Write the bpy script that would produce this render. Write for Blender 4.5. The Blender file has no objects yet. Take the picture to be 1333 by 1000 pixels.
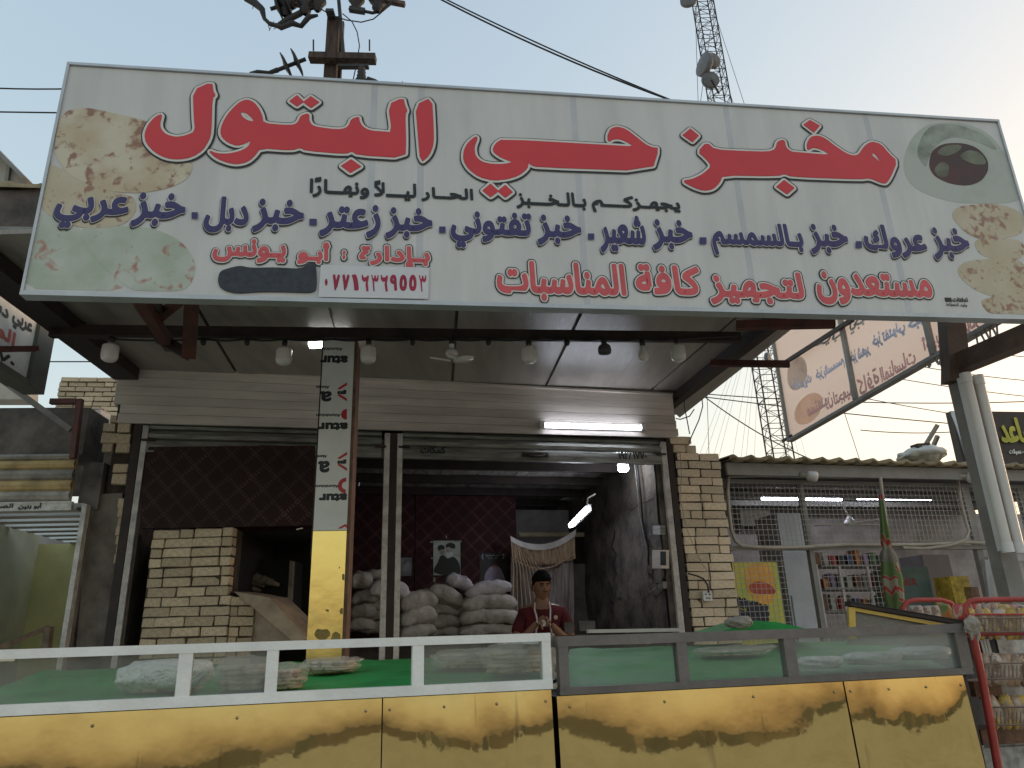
import bpy, bmesh, math, random
import numpy as np
from mathutils import Vector, Matrix, geometry, noise
random.seed(7)
rnd = random.uniform
sc = bpy.context.scene
C = sc.collection
# ------------------------------------------------------------------ camera
FPX = 965.0                                   # focal length in photo pixels (photo 1333 x 1000)
CZ = 1.35
RM = np.array([[0.9994641907, 0.0327312002, 0.0],
               [0.0106803057, -0.3261286779, -0.9452650509],
               [-0.0309396597, 0.9447585691, -0.3263035144]])
CAM = np.array([0, 0, CZ])
cd = bpy.data.cameras.new('camera'); cam = bpy.data.objects.new('camera', cd); C.objects.link(cam)
cd.sensor_width = 36; cd.lens = FPX * 36 / 1333; cd.clip_start = .05; cd.clip_end = 3000
cam.matrix_world = Matrix.Translation((0, 0, CZ)) @ Matrix(RM.tolist()).to_4x4()
sc.camera = cam
# ------------------------------------------------------------------ sky, sun, exposure
SUN_EL, SUN_AZ = 2.5, 67.0                    # low sun behind the shops on the right
w = bpy.data.worlds.new('World'); sc.world = w; w.use_nodes = True
nt = w.node_tree; bg = nt.nodes['Background']
sky = nt.nodes.new('ShaderNodeTexSky'); sky.sky_type = 'NISHITA'; sky.sun_disc = False
sky.sun_elevation = math.radians(SUN_EL); sky.sun_rotation = math.radians(SUN_AZ)
sky.air_density = 1.0; sky.dust_density = 4; sky.ozone_density = 1.5; sky.altitude = 100
sep = nt.nodes.new('ShaderNodeSeparateColor'); cmb = nt.nodes.new('ShaderNodeCombineColor'); nt.links.new(sky.outputs[0], sep.inputs[0])
SKYP = ((.57, 1.06), (.50, .965), (.34, .875))      # the sky's range is compressed as a phone camera does
for i_, (p_, k_) in enumerate(SKYP):
    a_ = nt.nodes.new('ShaderNodeMath'); a_.operation = 'POWER'; a_.inputs[1].default_value = p_; b_ = nt.nodes.new('ShaderNodeMath'); b_.operation = 'MULTIPLY'; b_.inputs[1].default_value = k_
    nt.links.new(sep.outputs[i_], a_.inputs[0]); nt.links.new(a_.outputs[0], b_.inputs[0]); nt.links.new(b_.outputs[0], cmb.inputs[i_])
nt.links.new(cmb.outputs[0], bg.inputs[0])
bg.inputs[1].default_value = .73
sl = bpy.data.lights.new('sun', 'SUN'); so = bpy.data.objects.new('sun', sl); C.objects.link(so)
sl.energy = .5; sl.angle = math.radians(12); sl.color = (1, .86, .68)
el, az = math.radians(SUN_EL), math.radians(SUN_AZ)
so.rotation_euler = Vector((math.sin(az) * math.cos(el), math.cos(az) * math.cos(el), math.sin(el))).to_track_quat('Z', 'Y').to_euler()
sc.view_settings.view_transform = 'Standard'; sc.view_settings.look = 'None'
sc.view_settings.gamma = 1; sc.view_settings.exposure = 0.40
sc.cycles.max_bounces = 8; sc.cycles.transparent_max_bounces = 12
# ------------------------------------------------------------------ measuring: photo pixel -> point on a real plane
def ray(px, py):
    return RM @ np.array([px - 666.5, -(py - 500.), -FPX])
def at(px, py, Y):
    d = ray(px, py); return Vector(CAM + d * Y / d[1])
class Plane:
    """upright plane: local u along it, z up, off = metres towards the camera"""
    def __init__(s, px, py, Y, yaw, org=None):
        p = at(px, py, Y) if org is None else Vector(org)
        a = math.radians(yaw)
        s.o = np.array([p[0], p[1], 0.]); s.U = np.array([math.cos(a), math.sin(a), 0]); s.N = np.array([math.sin(a), -math.cos(a), 0]); s.yaw = a
    def q(s, px, py, off=0):
        d = ray(px, py); t = ((s.o - CAM) @ s.N + off) / (d @ s.N); p = CAM + d * t
        return (p - s.o) @ s.U, p[2]
    def w(s, u, z, off=0):
        p = s.o + s.U * u + s.N * off; return Vector((p[0], p[1], z))
    def back(s, dist):
        n = Plane(0, 0, 0, 0, org=(s.o - s.N * dist)); n.U, n.N, n.yaw = s.U, s.N, s.yaw; return n
# ------------------------------------------------------------------ mesh collector
class MB:
    def __init__(s): s.v = []; s.f = []; s.sm = []
    def poly(s, pts):
        n = len(s.v); s.v += [tuple(p) for p in pts]; s.f.append(list(range(n, n + len(pts)))); s.sm.append(False); return s
    def add(s, vs, fs, smooth=False):
        n = len(s.v); s.v += [tuple(p) for p in vs]; s.f += [[i + n for i in f] for f in fs]; s.sm += [smooth] * len(fs); return s
    def hexa(s, a, b):      # a, b: 4 points each, same winding
        s.add(list(a) + list(b), [[3, 2, 1, 0], [4, 5, 6, 7], [0, 1, 5, 4], [1, 2, 6, 5], [2, 3, 7, 6], [3, 0, 4, 7]]); return s
    def box(s, pl, u0, u1, z0, z1, o0, o1):
        return s.hexa([pl.w(u0, z0, o0), pl.w(u1, z0, o0), pl.w(u1, z1, o0), pl.w(u0, z1, o0)],
                      [pl.w(u0, z0, o1), pl.w(u1, z0, o1), pl.w(u1, z1, o1), pl.w(u0, z1, o1)])
    def prism(s, pl, pts, o0, o1):   # pts: local (u, z)
        n = len(pts); tri = geometry.tessellate_polygon([[Vector((p[0], p[1], 0)) for p in pts]])
        vs = [pl.w(u, z, o0) for u, z in pts] + [pl.w(u, z, o1) for u, z in pts]
        fs = [list(t) for t in tri] + [[i + n for i in t] for t in tri] + [[i, (i + 1) % n, (i + 1) % n + n, i + n] for i in range(n)]
        return s.add(vs, fs)
    def bar(s, p, q, w=.05, h=None, up=(0, 0, 1)):
        p, q = Vector(p), Vector(q); h = h or w; d = (q - p).normalized(); up = Vector(up)
        if abs(d.dot(up)) > .95: up = Vector((0, 1, 0))
        x = d.cross(up).normalized() * w / 2; y = x.cross(d).normalized() * h / 2
        return s.hexa([p - x - y, p + x - y, p + x + y, p - x + y], [q - x - y, q + x - y, q + x + y, q - x + y])
    def tube(s, pts, r=.01, n=8, cap=True, rs=None):
        pts = [Vector(p) for p in pts]; vs = []; m = len(pts); x = None
        for i, p in enumerate(pts):
            d = (pts[min(i + 1, m - 1)] - pts[max(i - 1, 0)]).normalized()
            if x is None:
                x = d.cross(Vector((0, 0, 1)) if abs(d.z) < .9 else Vector((1, 0, 0))).normalized()
            x = (x - d * x.dot(d)).normalized(); y = d.cross(x); R = rs[i] if rs else r
            for k in range(n):
                a = 2 * math.pi * k / n; vs.append(p + x * math.cos(a) * R + y * math.sin(a) * R)
        fs = [[i * n + k, i * n + (k + 1) % n, (i + 1) * n + (k + 1) % n, (i + 1) * n + k] for i in range(m - 1) for k in range(n)]
        s.add(vs, fs, True)
        if cap: s.add(vs[:n], [list(range(n))[::-1]]); s.add(vs[-n:], [list(range(n))])
        return s
    def lathe(s, p, prof, axis=(0, 0, 1), n=16):   # prof: (radius, distance along axis)
        p = Vector(p); a = Vector(axis).normalized(); x = a.cross(Vector((0, 0, 1)) if abs(a.z) < .9 else Vector((1, 0, 0))).normalized(); y = a.cross(x); vs = []
        for r, h in prof:
            for k in range(n):
                t = 2 * math.pi * k / n; vs.append(p + a * h + x * math.cos(t) * r + y * math.sin(t) * r)
        fs = [[i * n + k, i * n + (k + 1) % n, (i + 1) * n + (k + 1) % n, (i + 1) * n + k] for i in range(len(prof) - 1) for k in range(n)]
        return s.add(vs, fs, True)
    def build(s, name, mat, parent=None, **kw):
        me = bpy.data.meshes.new(name); off = parent_loc(parent)
        me.from_pydata([(x - off[0], y - off[1], z - off[2]) for x, y, z in s.v], [], s.f); me.update()
        me.polygons.foreach_set('use_smooth', s.sm)
        bm = bmesh.new(); bm.from_mesh(me); bmesh.ops.recalc_face_normals(bm, faces=bm.faces); bm.to_mesh(me); bm.free()
        o = bpy.data.objects.new(name, me); C.objects.link(o); me.materials.append(mat)
        if parent: o.parent = parent
        for k, v in kw.items(): o[k] = v
        return o
def parent_loc(p):
    v = Vector((0, 0, 0))
    while p: v += p.location; p = p.parent
    return v
def thing(name, label, cat, loc, group=None):
    o = bpy.data.objects.new(name, None); C.objects.link(o); o.location = loc; o.empty_display_size = .1
    o['label'] = label; o['category'] = cat
    if group: o['group'] = group
    return o
def tag(o, label, cat, group=None):
    o['label'] = label; o['category'] = cat
    if group: o['group'] = group
    return o
def solo(mb, name, mat, label, cat, group=None):     # a thing that is a single mesh: origin at its base
    lo = np.min(np.array(mb.v), 0); hi = np.max(np.array(mb.v), 0); L = Vector(((lo[0] + hi[0]) / 2, (lo[1] + hi[1]) / 2, lo[2]))
    mb.v = [tuple(Vector(v) - L) for v in mb.v]; o = mb.build(name, mat); o.location = L; return tag(o, label, cat, group)
def lerp(a, b, t): return Vector(a) + (Vector(b) - Vector(a)) * t
def sag(a, b, s, n=14):
    return [lerp(a, b, i / n) - Vector((0, 0, 4 * s * (i / n) * (1 - i / n))) for i in range(n + 1)]
# ------------------------------------------------------------------ materials
MATS = {}
def M(name, col, rough=.65, metal=0., var=.18, scale=4., bump=.15, bscale=60., col2=None, thr=None, emit=None, es=1., spec=.4, stretch=(1, 1, 1), coat=0):
    if name in MATS: return MATS[name]
    m = bpy.data.materials.new(name); m.use_nodes = True; t = m.node_tree; b = t.nodes['Principled BSDF']; N = t.nodes.new; L = t.links.new
    b.inputs['Roughness'].default_value = rough; b.inputs['Metallic'].default_value = metal; b.inputs['Specular IOR Level'].default_value = spec
    b.inputs['Coat Weight'].default_value = coat
    tc = N('ShaderNodeTexCoord'); mp = N('ShaderNodeMapping'); mp.inputs['Scale'].default_value = stretch; L(tc.outputs['Object'], mp.inputs[0])
    n1 = N('ShaderNodeTexNoise'); n1.inputs['Scale'].default_value = scale; n1.inputs['Detail'].default_value = 8; n1.inputs['Roughness'].default_value = .62; L(mp.outputs[0], n1.inputs[0])
    cr = N('ShaderNodeValToRGB'); L(n1.outputs[0], cr.inputs[0])
    c2 = col2 or tuple(c * (1 - 2.2 * var) if var < .45 else c * .05 for c in col)
    lo, hi = thr or (.3, .62)
    cr.color_ramp.elements[0].position = lo; cr.color_ramp.elements[0].color = (*c2, 1)
    cr.color_ramp.elements[1].position = hi; cr.color_ramp.elements[1].color = (*col, 1)
    oi = N('ShaderNodeObjectInfo'); mu = N('ShaderNodeMapRange'); mu.inputs['To Min'].default_value = 1 - var * .7; mu.inputs['To Max'].default_value = 1 + var * .5; L(oi.outputs['Random'], mu.inputs[0])
    mx = N('ShaderNodeVectorMath'); mx.operation = 'SCALE'; L(cr.outputs[0], mx.inputs[0]); L(mu.outputs[0], mx.inputs['Scale']); L(mx.outputs[0], b.inputs['Base Color'])
    if bump:
        n2 = N('ShaderNodeTexNoise'); n2.inputs['Scale'].default_value = bscale; n2.inputs['Detail'].default_value = 5; L(mp.outputs[0], n2.inputs[0])
        bp = N('ShaderNodeBump'); bp.inputs['Strength'].default_value = bump; bp.inputs['Distance'].default_value = .02; L(n2.outputs[0], bp.inputs['Height']); L(bp.outputs[0], b.inputs['Normal'])
        rr = N('ShaderNodeMapRange'); rr.inputs['To Min'].default_value = max(.03, rough - .12); rr.inputs['To Max'].default_value = min(1, rough + .12); L(n1.outputs[0], rr.inputs[0]); L(rr.outputs[0], b.inputs['Roughness'])
    if emit: b.inputs['Emission Color'].default_value = (*emit, 1); b.inputs['Emission Strength'].default_value = es
    MATS[name] = m; return m
def glassmat(name, haze, col=(.6, .65, .62), spots=.35):
    m = bpy.data.materials.new(name); m.use_nodes = True; t = m.node_tree; N = t.nodes.new; L = t.links.new; t.nodes.remove(t.nodes['Principled BSDF']); out = t.nodes['Material Output']
    tr = N('ShaderNodeBsdfTransparent'); tr.inputs[0].default_value = (.9, .93, .91, 1); df = N('ShaderNodeBsdfDiffuse'); df.inputs[0].default_value = (*col, 1)
    gl = N('ShaderNodeBsdfGlossy'); gl.inputs['Roughness'].default_value = .12; fr = N('ShaderNodeFresnel'); fr.inputs[0].default_value = 1.45
    tc = N('ShaderNodeTexCoord'); n = N('ShaderNodeTexNoise'); n.inputs['Scale'].default_value = 3.5; n.inputs['Detail'].default_value = 9; n.inputs['Roughness'].default_value = .7; L(tc.outputs['Object'], n.inputs[0])
    mr = N('ShaderNodeMapRange'); mr.inputs['From Min'].default_value = .3; mr.inputs['From Max'].default_value = .7; mr.inputs['To Min'].default_value = max(0, haze - spots / 2); mr.inputs['To Max'].default_value = haze + spots / 2; L(n.outputs[0], mr.inputs[0])
    m1 = N('ShaderNodeMixShader'); L(mr.outputs[0], m1.inputs[0]); L(tr.outputs[0], m1.inputs[1]); L(df.outputs[0], m1.inputs[2])
    m2 = N('ShaderNodeMixShader'); L(fr.outputs[0], m2.inputs[0]); L(m1.outputs[0], m2.inputs[1]); L(gl.outputs[0], m2.inputs[2]); L(m2.outputs[0], out.inputs[0])
    MATS[name] = m; return m
def bread_mat(name, base, pale, spot, sscale=22, sthr=.62):
    m = bpy.data.materials.new(name); m.use_nodes = True; t = m.node_tree; b = t.nodes['Principled BSDF']; N = t.nodes.new; L = t.links.new
    b.inputs['Roughness'].default_value = .5; tc = N('ShaderNodeTexCoord')
    n1 = N('ShaderNodeTexNoise'); n1.inputs['Scale'].default_value = 6; n1.inputs['Detail'].default_value = 8; L(tc.outputs['Object'], n1.inputs[0])
    c1 = N('ShaderNodeMix'); c1.data_type = 'RGBA'; c1.inputs[6].default_value = (*base, 1); c1.inputs[7].default_value = (*pale, 1)
    r1 = N('ShaderNodeMapRange'); r1.inputs['From Min'].default_value = .38; r1.inputs['From Max'].default_value = .62; L(n1.outputs[0], r1.inputs[0]); L(r1.outputs[0], c1.inputs[0])
    n2 = N('ShaderNodeTexNoise'); n2.inputs['Scale'].default_value = sscale; n2.inputs['Detail'].default_value = 4; n2.inputs['Distortion'].default_value = .4; L(tc.outputs['Object'], n2.inputs[0])
    n3 = N('ShaderNodeTexNoise'); n3.inputs['Scale'].default_value = 4.5; n3.inputs['Detail'].default_value = 2; L(tc.outputs['Object'], n3.inputs[0])
    ad = N('ShaderNodeMath'); ad.operation = 'MULTIPLY_ADD'; ad.inputs[1].default_value = .55; L(n3.outputs[0], ad.inputs[0]); L(n2.outputs[0], ad.inputs[2])
    r2 = N('ShaderNodeMapRange'); r2.inputs['From Min'].default_value = sthr + .25; r2.inputs['From Max'].default_value = sthr + .37; L(ad.outputs[0], r2.inputs[0])
    c2 = N('ShaderNodeMix'); c2.data_type = 'RGBA'; L(r2.outputs[0], c2.inputs[0]); L(c1.outputs[2], c2.inputs[6]); c2.inputs[7].default_value = (*spot, 1); L(c2.outputs[2], b.inputs['Base Color'])
    MATS[name] = m; return m
def lamp_mat(name, col, es):
    m = bpy.data.materials.new(name); m.use_nodes = True; t = m.node_tree; t.nodes.remove(t.nodes['Principled BSDF']); e = t.nodes.new('ShaderNodeEmission'); e.inputs[0].default_value = (*col, 1); e.inputs[1].default_value = es
    t.links.new(e.outputs[0], t.nodes['Material Output'].inputs[0]); MATS[name] = m; return m
# ------------------------------------------------------------------ lettering 
ARF = {'ا': (2, 0xFE8D), 'ب': (4, 0xFE8F), 'ت': (4, 0xFE95), 'ث': (4, 0xFE99), 'ج': (4, 0xFE9D), 'ح': (4, 0xFEA1), 'خ': (4, 0xFEA5), 'د': (2, 0xFEA9), 'ذ': (2, 0xFEAB), 'ر': (2, 0xFEAD), 'ز': (2, 0xFEAF), 'س': (4, 0xFEB1), 'ش': (4, 0xFEB5), 'ص': (4, 0xFEB9), 'ض': (4, 0xFEBD), 'ط': (4, 0xFEC1), 'ع': (4, 0xFEC9), 'غ': (4, 0xFECD), 'ف': (4, 0xFED1), 'ق': (4, 0xFED5), 'ك': (4, 0xFED9), 'ل': (4, 0xFEDD), 'م': (4, 0xFEE1), 'ن': (4, 0xFEE5), 'ه': (4, 0xFEE9), 'و': (2, 0xFEED), 'ي': (4, 0xFEF1), 'ى': (2, 0xFEEF), 'ة': (2, 0xFE93), 'أ': (2, 0xFE83), 'إ': (2, 0xFE87), 'ـ': (4, None)}
def shape_ar(t):          # joined letter forms, in visual order
    out = []; i = 0; prev = False; n = len(t); kind = lambda c: ARF.get(c, (0, 0))
    while i < n:
        c = t[i]
        if c == 'ل' and i + 1 < n and t[i + 1] in 'اأ':
            out.append(chr({'ا': 0xFEFB, 'أ': 0xFEF7}[t[i + 1]] + (1 if prev else 0))); prev = False; i += 2; continue
        k, base = kind(c); nx = i + 1 < n and kind(t[i + 1])[0] > 0
        if k == 0: out.append(c); prev = False
        elif base is None: out.append(c); prev = True
        elif k == 2: out.append(chr(base + (1 if prev else 0))); prev = False
        else: out.append(chr(base + (3 if prev and nx else 2 if nx else 1 if prev else 0))); prev = nx
        i += 1
    return ''.join(reversed(out))
TC = {}
def text_geo(s, raw=False):
    k = s if raw else shape_ar(s)
    if k in TC: return TC[k]
    cu = bpy.data.curves.new('lettering', 'FONT'); cu.body = k; cu.resolution_u = 3; cu.size = 1
    o = bpy.data.objects.new('lettering', cu); C.objects.link(o); dg = bpy.context.evaluated_depsgraph_get(); me = o.evaluated_get(dg).to_mesh()
    v = np.array([tuple(x.co)[:2] for x in me.vertices]); f = [list(p.vertices) for p in me.polygons]
    cnt = {}
    for p in f:
        for a, b in zip(p, p[1:] + p[:1]): cnt[(min(a, b), max(a, b))] = cnt.get((min(a, b), max(a, b)), 0) + 1
    e = [x for x, c in cnt.items() if c == 1]
    o.evaluated_get(dg).to_mesh_clear(); bpy.data.objects.remove(o); bpy.data.curves.remove(cu)
    TC[k] = (v, f, e); return TC[k]
def poly_geo(loops):
    pts = [p for l in loops for p in l]; tri = geometry.tessellate_polygon([[Vector((x, y, 0)) for x, y in l] for l in loops]); e = []; n = 0
    for l in loops: e += [(n + i, n + (i + 1) % len(l)) for i in range(len(l))]; n += len(l)
    return np.array(pts, float), [list(t) for t in tri], e
def fit(g, u0, u1, z0, z1, mirror=False):
    v, f, e = g; lo, hi = v.min(0), v.max(0); s = (v - lo) / (hi - lo)
    if mirror: s[:, 0] = 1 - s[:, 0]
    return np.stack([u0 + s[:, 0] * (u1 - u0), z0 + s[:, 1] * (z1 - z0)], 1), f, e
def stamp(mb, pl, g, off, rx=0., rz=None, shift=(0, 0), fill=True):   # lettering thickened by an elliptical brush, a hair of depth between strokes
    v, f, e = g; rz = rz or rx; v = v + np.array(shift)
    J = lambda: off + rnd(0, .0006)
    if fill:
        for p in f: mb.poly([pl.w(v[i][0], v[i][1], off + .0008) for i in p])
    if rx > 0:
        s = v / np.array([rx, rz]); used = set()
        for a, b in e:
            d = s[b] - s[a]; l = np.hypot(*d)
            if l < 1e-6: continue
            n = np.array([-d[1], d[0]]) / l; o = J()
            q = [s[a] + n, s[b] + n, s[b] - n, s[a] - n]; mb.poly([pl.w(x * rx, z * rz, o) for x, z in q]); used.update((a, b))
        for a in used:
            o = J(); mb.poly([pl.w((s[a][0] + math.cos(t)) * rx, (s[a][1] + math.sin(t)) * rz, o) for t in [k * math.pi / 4 + .39 for k in range(8)]])
def chaikin(l, n=1, r=.22):
    for _ in range(n):
        o = []
        for a, b in zip(l, l[1:] + l[:1]):
            o += [(a[0] * (1 - r) + b[0] * r, a[1] * (1 - r) + b[1] * r), (a[0] * r + b[0] * (1 - r), a[1] * r + b[1] * (1 - r))]
        l = o
    return l
def wavy(a, b, amp, n):
    return [(a[0] + (b[0] - a[0]) * i / n + rnd(-amp, amp), a[1] + (b[1] - a[1]) * i / n + rnd(-amp, amp)) for i in range(n)]
# ================================================================== PLANES
S = Plane(666, 396, 3.5, 7.7)          # big sign
K = Plane(433, 640, 5.0, 6.3)          # column, beam and lamp string
F = Plane(520, 595, 6.6, 14)           # shop front
CP = Plane(666, 890, 3.0, 15)           # counter fronts
BK = F.back(2.3)                       # rear wall of the bakery
UP = np.array([0, 0, 1.])
# materials
m_white = M('white painted steel', (.82, .83, .80), .45, var=.12, scale=3)
m_flex = M('sign sheet', (.60, .60, .585), .42, var=.07, scale=2.2, bump=.05, bscale=3, stretch=(2.5, 2.5, .35))
m_alu = M('aluminium edge', (.5, .52, .54), .4, .5, var=.1)
m_red = M('red print', (.60, .045, .055), .45, var=.05, scale=2, bump=0)
m_redpale = M('pale red print', (.62, .10, .11), .45, var=.1, scale=6, bump=0)
m_wprint = M('white print', (.66, .64, .60), .5, var=.04, bump=0)
m_black = M('black print', (.018, .022, .024), .5, var=.05, bump=0)
m_purple = M('violet print', (.045, .038, .13), .45, var=.05, bump=0)
m_rust = M('red oxide steel', (.10, .028, .020), .6, var=.3, scale=9, bump=.3, col2=(.035, .014, .012))
m_dark = M('dark brown steel', (.035, .022, .018), .6, var=.3, scale=8)
m_ceil = M('canopy sheet', (.30, .27, .24), .36, var=.18, scale=2.5, bump=.10, bscale=30, stretch=(3, .4, 1), spec=.5)
m_siding = M('siding', (.66, .59, .53), .5, var=.16, scale=2, bump=.08, stretch=(.6, .6, 4))
m_galv = M('galvanised slat', (.27, .27, .24), .42, .3, var=.3, scale=7, bump=.25, bscale=30, stretch=(.5, .5, 4))
m_frame = M('chipped white channel', (.56, .54, .51), .55, var=.22, scale=14, bump=.25)
m_brick = M('yellow brick', (.72, .60, .42), .85, var=.34, scale=11, bump=.6, bscale=45, col2=(.42, .32, .21))
m_mortar = M('dark joint', (.07, .055, .042), .95, var=.3, scale=12, bump=.6)
m_plas = M('brown grey plaster', (.20, .175, .15), .9, var=.3, scale=5, bump=.5, bscale=20, col2=(.09, .075, .062))
m_conc = M('sooty concrete', (.14, .122, .108), .85, var=.4, scale=3.2, bump=.5, bscale=18, col2=(.03, .027, .026))
m_gold_plain = M('yellow film', (.60, .42, .10), .28, .25, var=.05, scale=2, bump=.05, bscale=6)
m_cable = M('black cable', (.012, .012, .013), .5, var=.1)
m_bulb = M('frosted bulb', (.62, .58, .55), .3, var=.05, bump=0, spec=.6)
m_tubew = M('white plastic', (.62, .62, .60), .4, var=.06, bump=.05)
m_green = M('green tarp', (.02, .27, .06), .55, var=.2, scale=5, bump=.35, bscale=14)
m_grey = M('grey paint', (.15, .135, .125), .5, var=.15, scale=8)
m_sack = M('woven sack', (.50, .45, .41), .8, var=.22, scale=7, bump=.45, bscale=26)
m_sackw = M('white sack', (.66, .62, .64), .75, var=.15, scale=7, bump=.5, bscale=26)
# ================================================================== SETTING: ground
g = MB(); g.poly([(-400, -300, 0), (400, -300, 0), (400, 500, 0), (-400, 500, 0)])
g.build('ground', M('dusty ground', (.52, .46, .39), .95, var=.10, scale=.8, bump=.5, bscale=12), kind='structure')
f_ = MB(); f_.hexa([F.w(-2.3, 0.004, .25), F.w(3.3, .004, .25), F.w(3.3, .004, -2.5), F.w(-2.3, .004, -2.5)], [F.w(-2.3, .2, .25), F.w(3.3, .2, .25), F.w(3.3, .2, -2.5), F.w(-2.3, .2, -2.5)])
f_.build('shop_floor', m_conc, kind='structure')
# ================================================================== MAIN SIGN
c0 = S.q(93, 85); c1 = S.q(1303, 158); b0 = S.q(27, 378); b1 = S.q(1368, 417.5)
SU0, SU1, SZ0, SZ1 = (c0[0] + b0[0]) / 2, (c1[0] + b1[0]) / 2, (b0[1] + b1[1]) / 2, (c0[1] + c1[1]) / 2
sign = thing('shop_sign', 'long white bakery signboard with red Arabic title and bread pictures above the shop', 'sign', S.w((SU0 + SU1) / 2, SZ0))
mb = MB(); n = 6
mb.box(S, SU0 + .001, SU1 - .001, SZ0 + .01, SZ1 - .01, -.045, 0.0)
mb.build('sign_sheet', m_flex, sign)
e = .008
for xt, xb in ((487, 478), (549, 545), (752, 757), (956, 968), (1140, 1160)):
    ut = S.q(xt, 130)[0]; ub2 = S.q(xb, 390)[0]; um = (ut + ub2) / 2; MB().box(S, um - .018, um + .018, SZ0 + .012, SZ1 - .012, .0001, .0004).build('batten_stain', M('blue grey stain', (.50, .51, .525), .42, var=.08, scale=3, bump=0), sign)
for a in [(SU0 - e, SU1 + e, SZ0 - .014, SZ0 + .008), (SU0 - e, SU1 + e, SZ1 - .008, SZ1 + .008)]:
    MB().box(S, *a, -.055, .012).build('edge_trim', m_alu, sign)
for a in [(SU0 - e, SU0 + .006), (SU1 - .006, SU1 + e)]:
    MB().box(S, *a, SZ0 + .0081, SZ1 - .0081, -.055, .011).build('edge_trim', m_alu, sign)
mb = MB()
for k in range(10):
    u = SU0 + .25 + k * .53; mb.bar(S.w(u, SZ0 + .02, -.065), S.w(u, SZ1 - .02, -.065), .03)
mb.build('inner_batten', m_rust, sign)
def sp(pts, ox, oy, s): return [S.q(ox + x / s, oy + y / s) for x, y in pts]
# bread pictures (flat print)
m_br1 = bread_mat('flatbread print', (.46, .37, .25), (.55, .50, .38), (.27, .14, .09), 20, .55)
m_br2 = bread_mat('pale green bread print', (.36, .41, .33), (.46, .49, .43), (.36, .17, .13), 15, .62)
m_br3 = bread_mat('second flatbread print', (.45, .38, .26), (.50, .44, .33), (.29, .16, .11), 24, .57)
I1 = (0, 60, 2.942); I3 = (750, 90, 2.286)
def printed(name, pts, src, mat, off, lab=None):
    p = chaikin(sp(pts, *src), 2); p = [(max(SU0 + .008, min(SU1 - .008, u)), max(SZ0 + .022, min(SZ1 - .022, z))) for u, z in p]
    m = MB().prism(S, p, .0002, off).build(name, mat, sign)
    if lab: m['label'] = lab
    return m
printed('bread_print', [(100, 640), (170, 640), (300, 680), (330, 760), (420, 860), (505, 940), (60, 940), (80, 760)], I1, m_br2, .0010, 'pale green folded bread in the lower left corner of the sign')
printed('bread_print', [(295, 700), (400, 690), (480, 690), (600, 700), (700, 750), (752, 830), (740, 900), (700, 940), (560, 938), (500, 935), (400, 850), (330, 770)], I1, m_br2, .0018)
printed('bread_print', [(170, 440), (200, 455), (260, 480), (440, 560), (520, 580), (522, 640), (470, 690), (350, 700), (280, 690), (165, 640), (140, 560)], I1, m_br3, .0024)
printed('bread_print', [(212, 330), (245, 250), (330, 235), (420, 255), (560, 285), (660, 340), (745, 450), (720, 510), (650, 545), (540, 565), (440, 560), (340, 535), (260, 490), (210, 420)], I1, m_br1, .0031)
m_bowl = M('pale green bowl print', (.44, .46, .42), .5, var=.14, scale=3, bump=0, col2=(.30, .37, .31), thr=(.28, .5))
printed('bowl_print', [(975, 260), (1000, 200), (1050, 160), (1150, 158), (1230, 190), (1290, 270), (1325, 360), (1322, 395), (1220, 402), (1110, 396), (1010, 360), (975, 310)], I3, m_bowl, .0012)
printed('bowl_edge_print', [(1060, 165), (1130, 163), (1220, 195), (1262, 250), (1190, 215), (1120, 200), (1075, 222), (1050, 260), (1040, 300), (1010, 250), (1030, 195)], I3, M('grey green print', (.36, .40, .34), .5, var=.25, scale=6, bump=0), .0018)
printed('bowl_hole_print', [(1048, 290), (1056, 245), (1090, 222), (1150, 220), (1195, 235), (1225, 270), (1226, 305), (1205, 335), (1165, 349), (1110, 342), (1065, 320)], I3, M('oven glow print', (.085, .028, .024), .45, var=.3, scale=3, bump=0, col2=(.03, .024, .022)), .0024)
for q in ([(1068, 250), (1100, 226), (1150, 226), (1140, 245), (1100, 262)], [(1135, 262), (1165, 240), (1205, 250), (1224, 285), (1180, 285)], [(1062, 300), (1085, 275), (1110, 285), (1105, 320), (1080, 325)]):
    printed('bread_print', q, I3, M('oven bread print', (.16, .17, .12), .5, var=.25, scale=9, bump=0), .003)
for q in ([(1115, 440), (1130, 410), (1200, 402), (1250, 400), (1330, 425), (1333, 490), (1270, 505), (1210, 510), (1160, 490)],
          [(1180, 510), (1230, 503), (1333, 508), (1333, 565), (1270, 570), (1200, 555)],
          [(1132, 600), (1150, 575), (1210, 565), (1333, 560), (1345, 680), (1260, 685), (1190, 660), (1150, 630)],
          [(1198, 690), (1240, 676), (1370, 674), (1372, 742), (1235, 738)]):
    printed('bread_print', q, I3, m_br3, .0014 + .0006 * rnd(0, 1))
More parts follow.
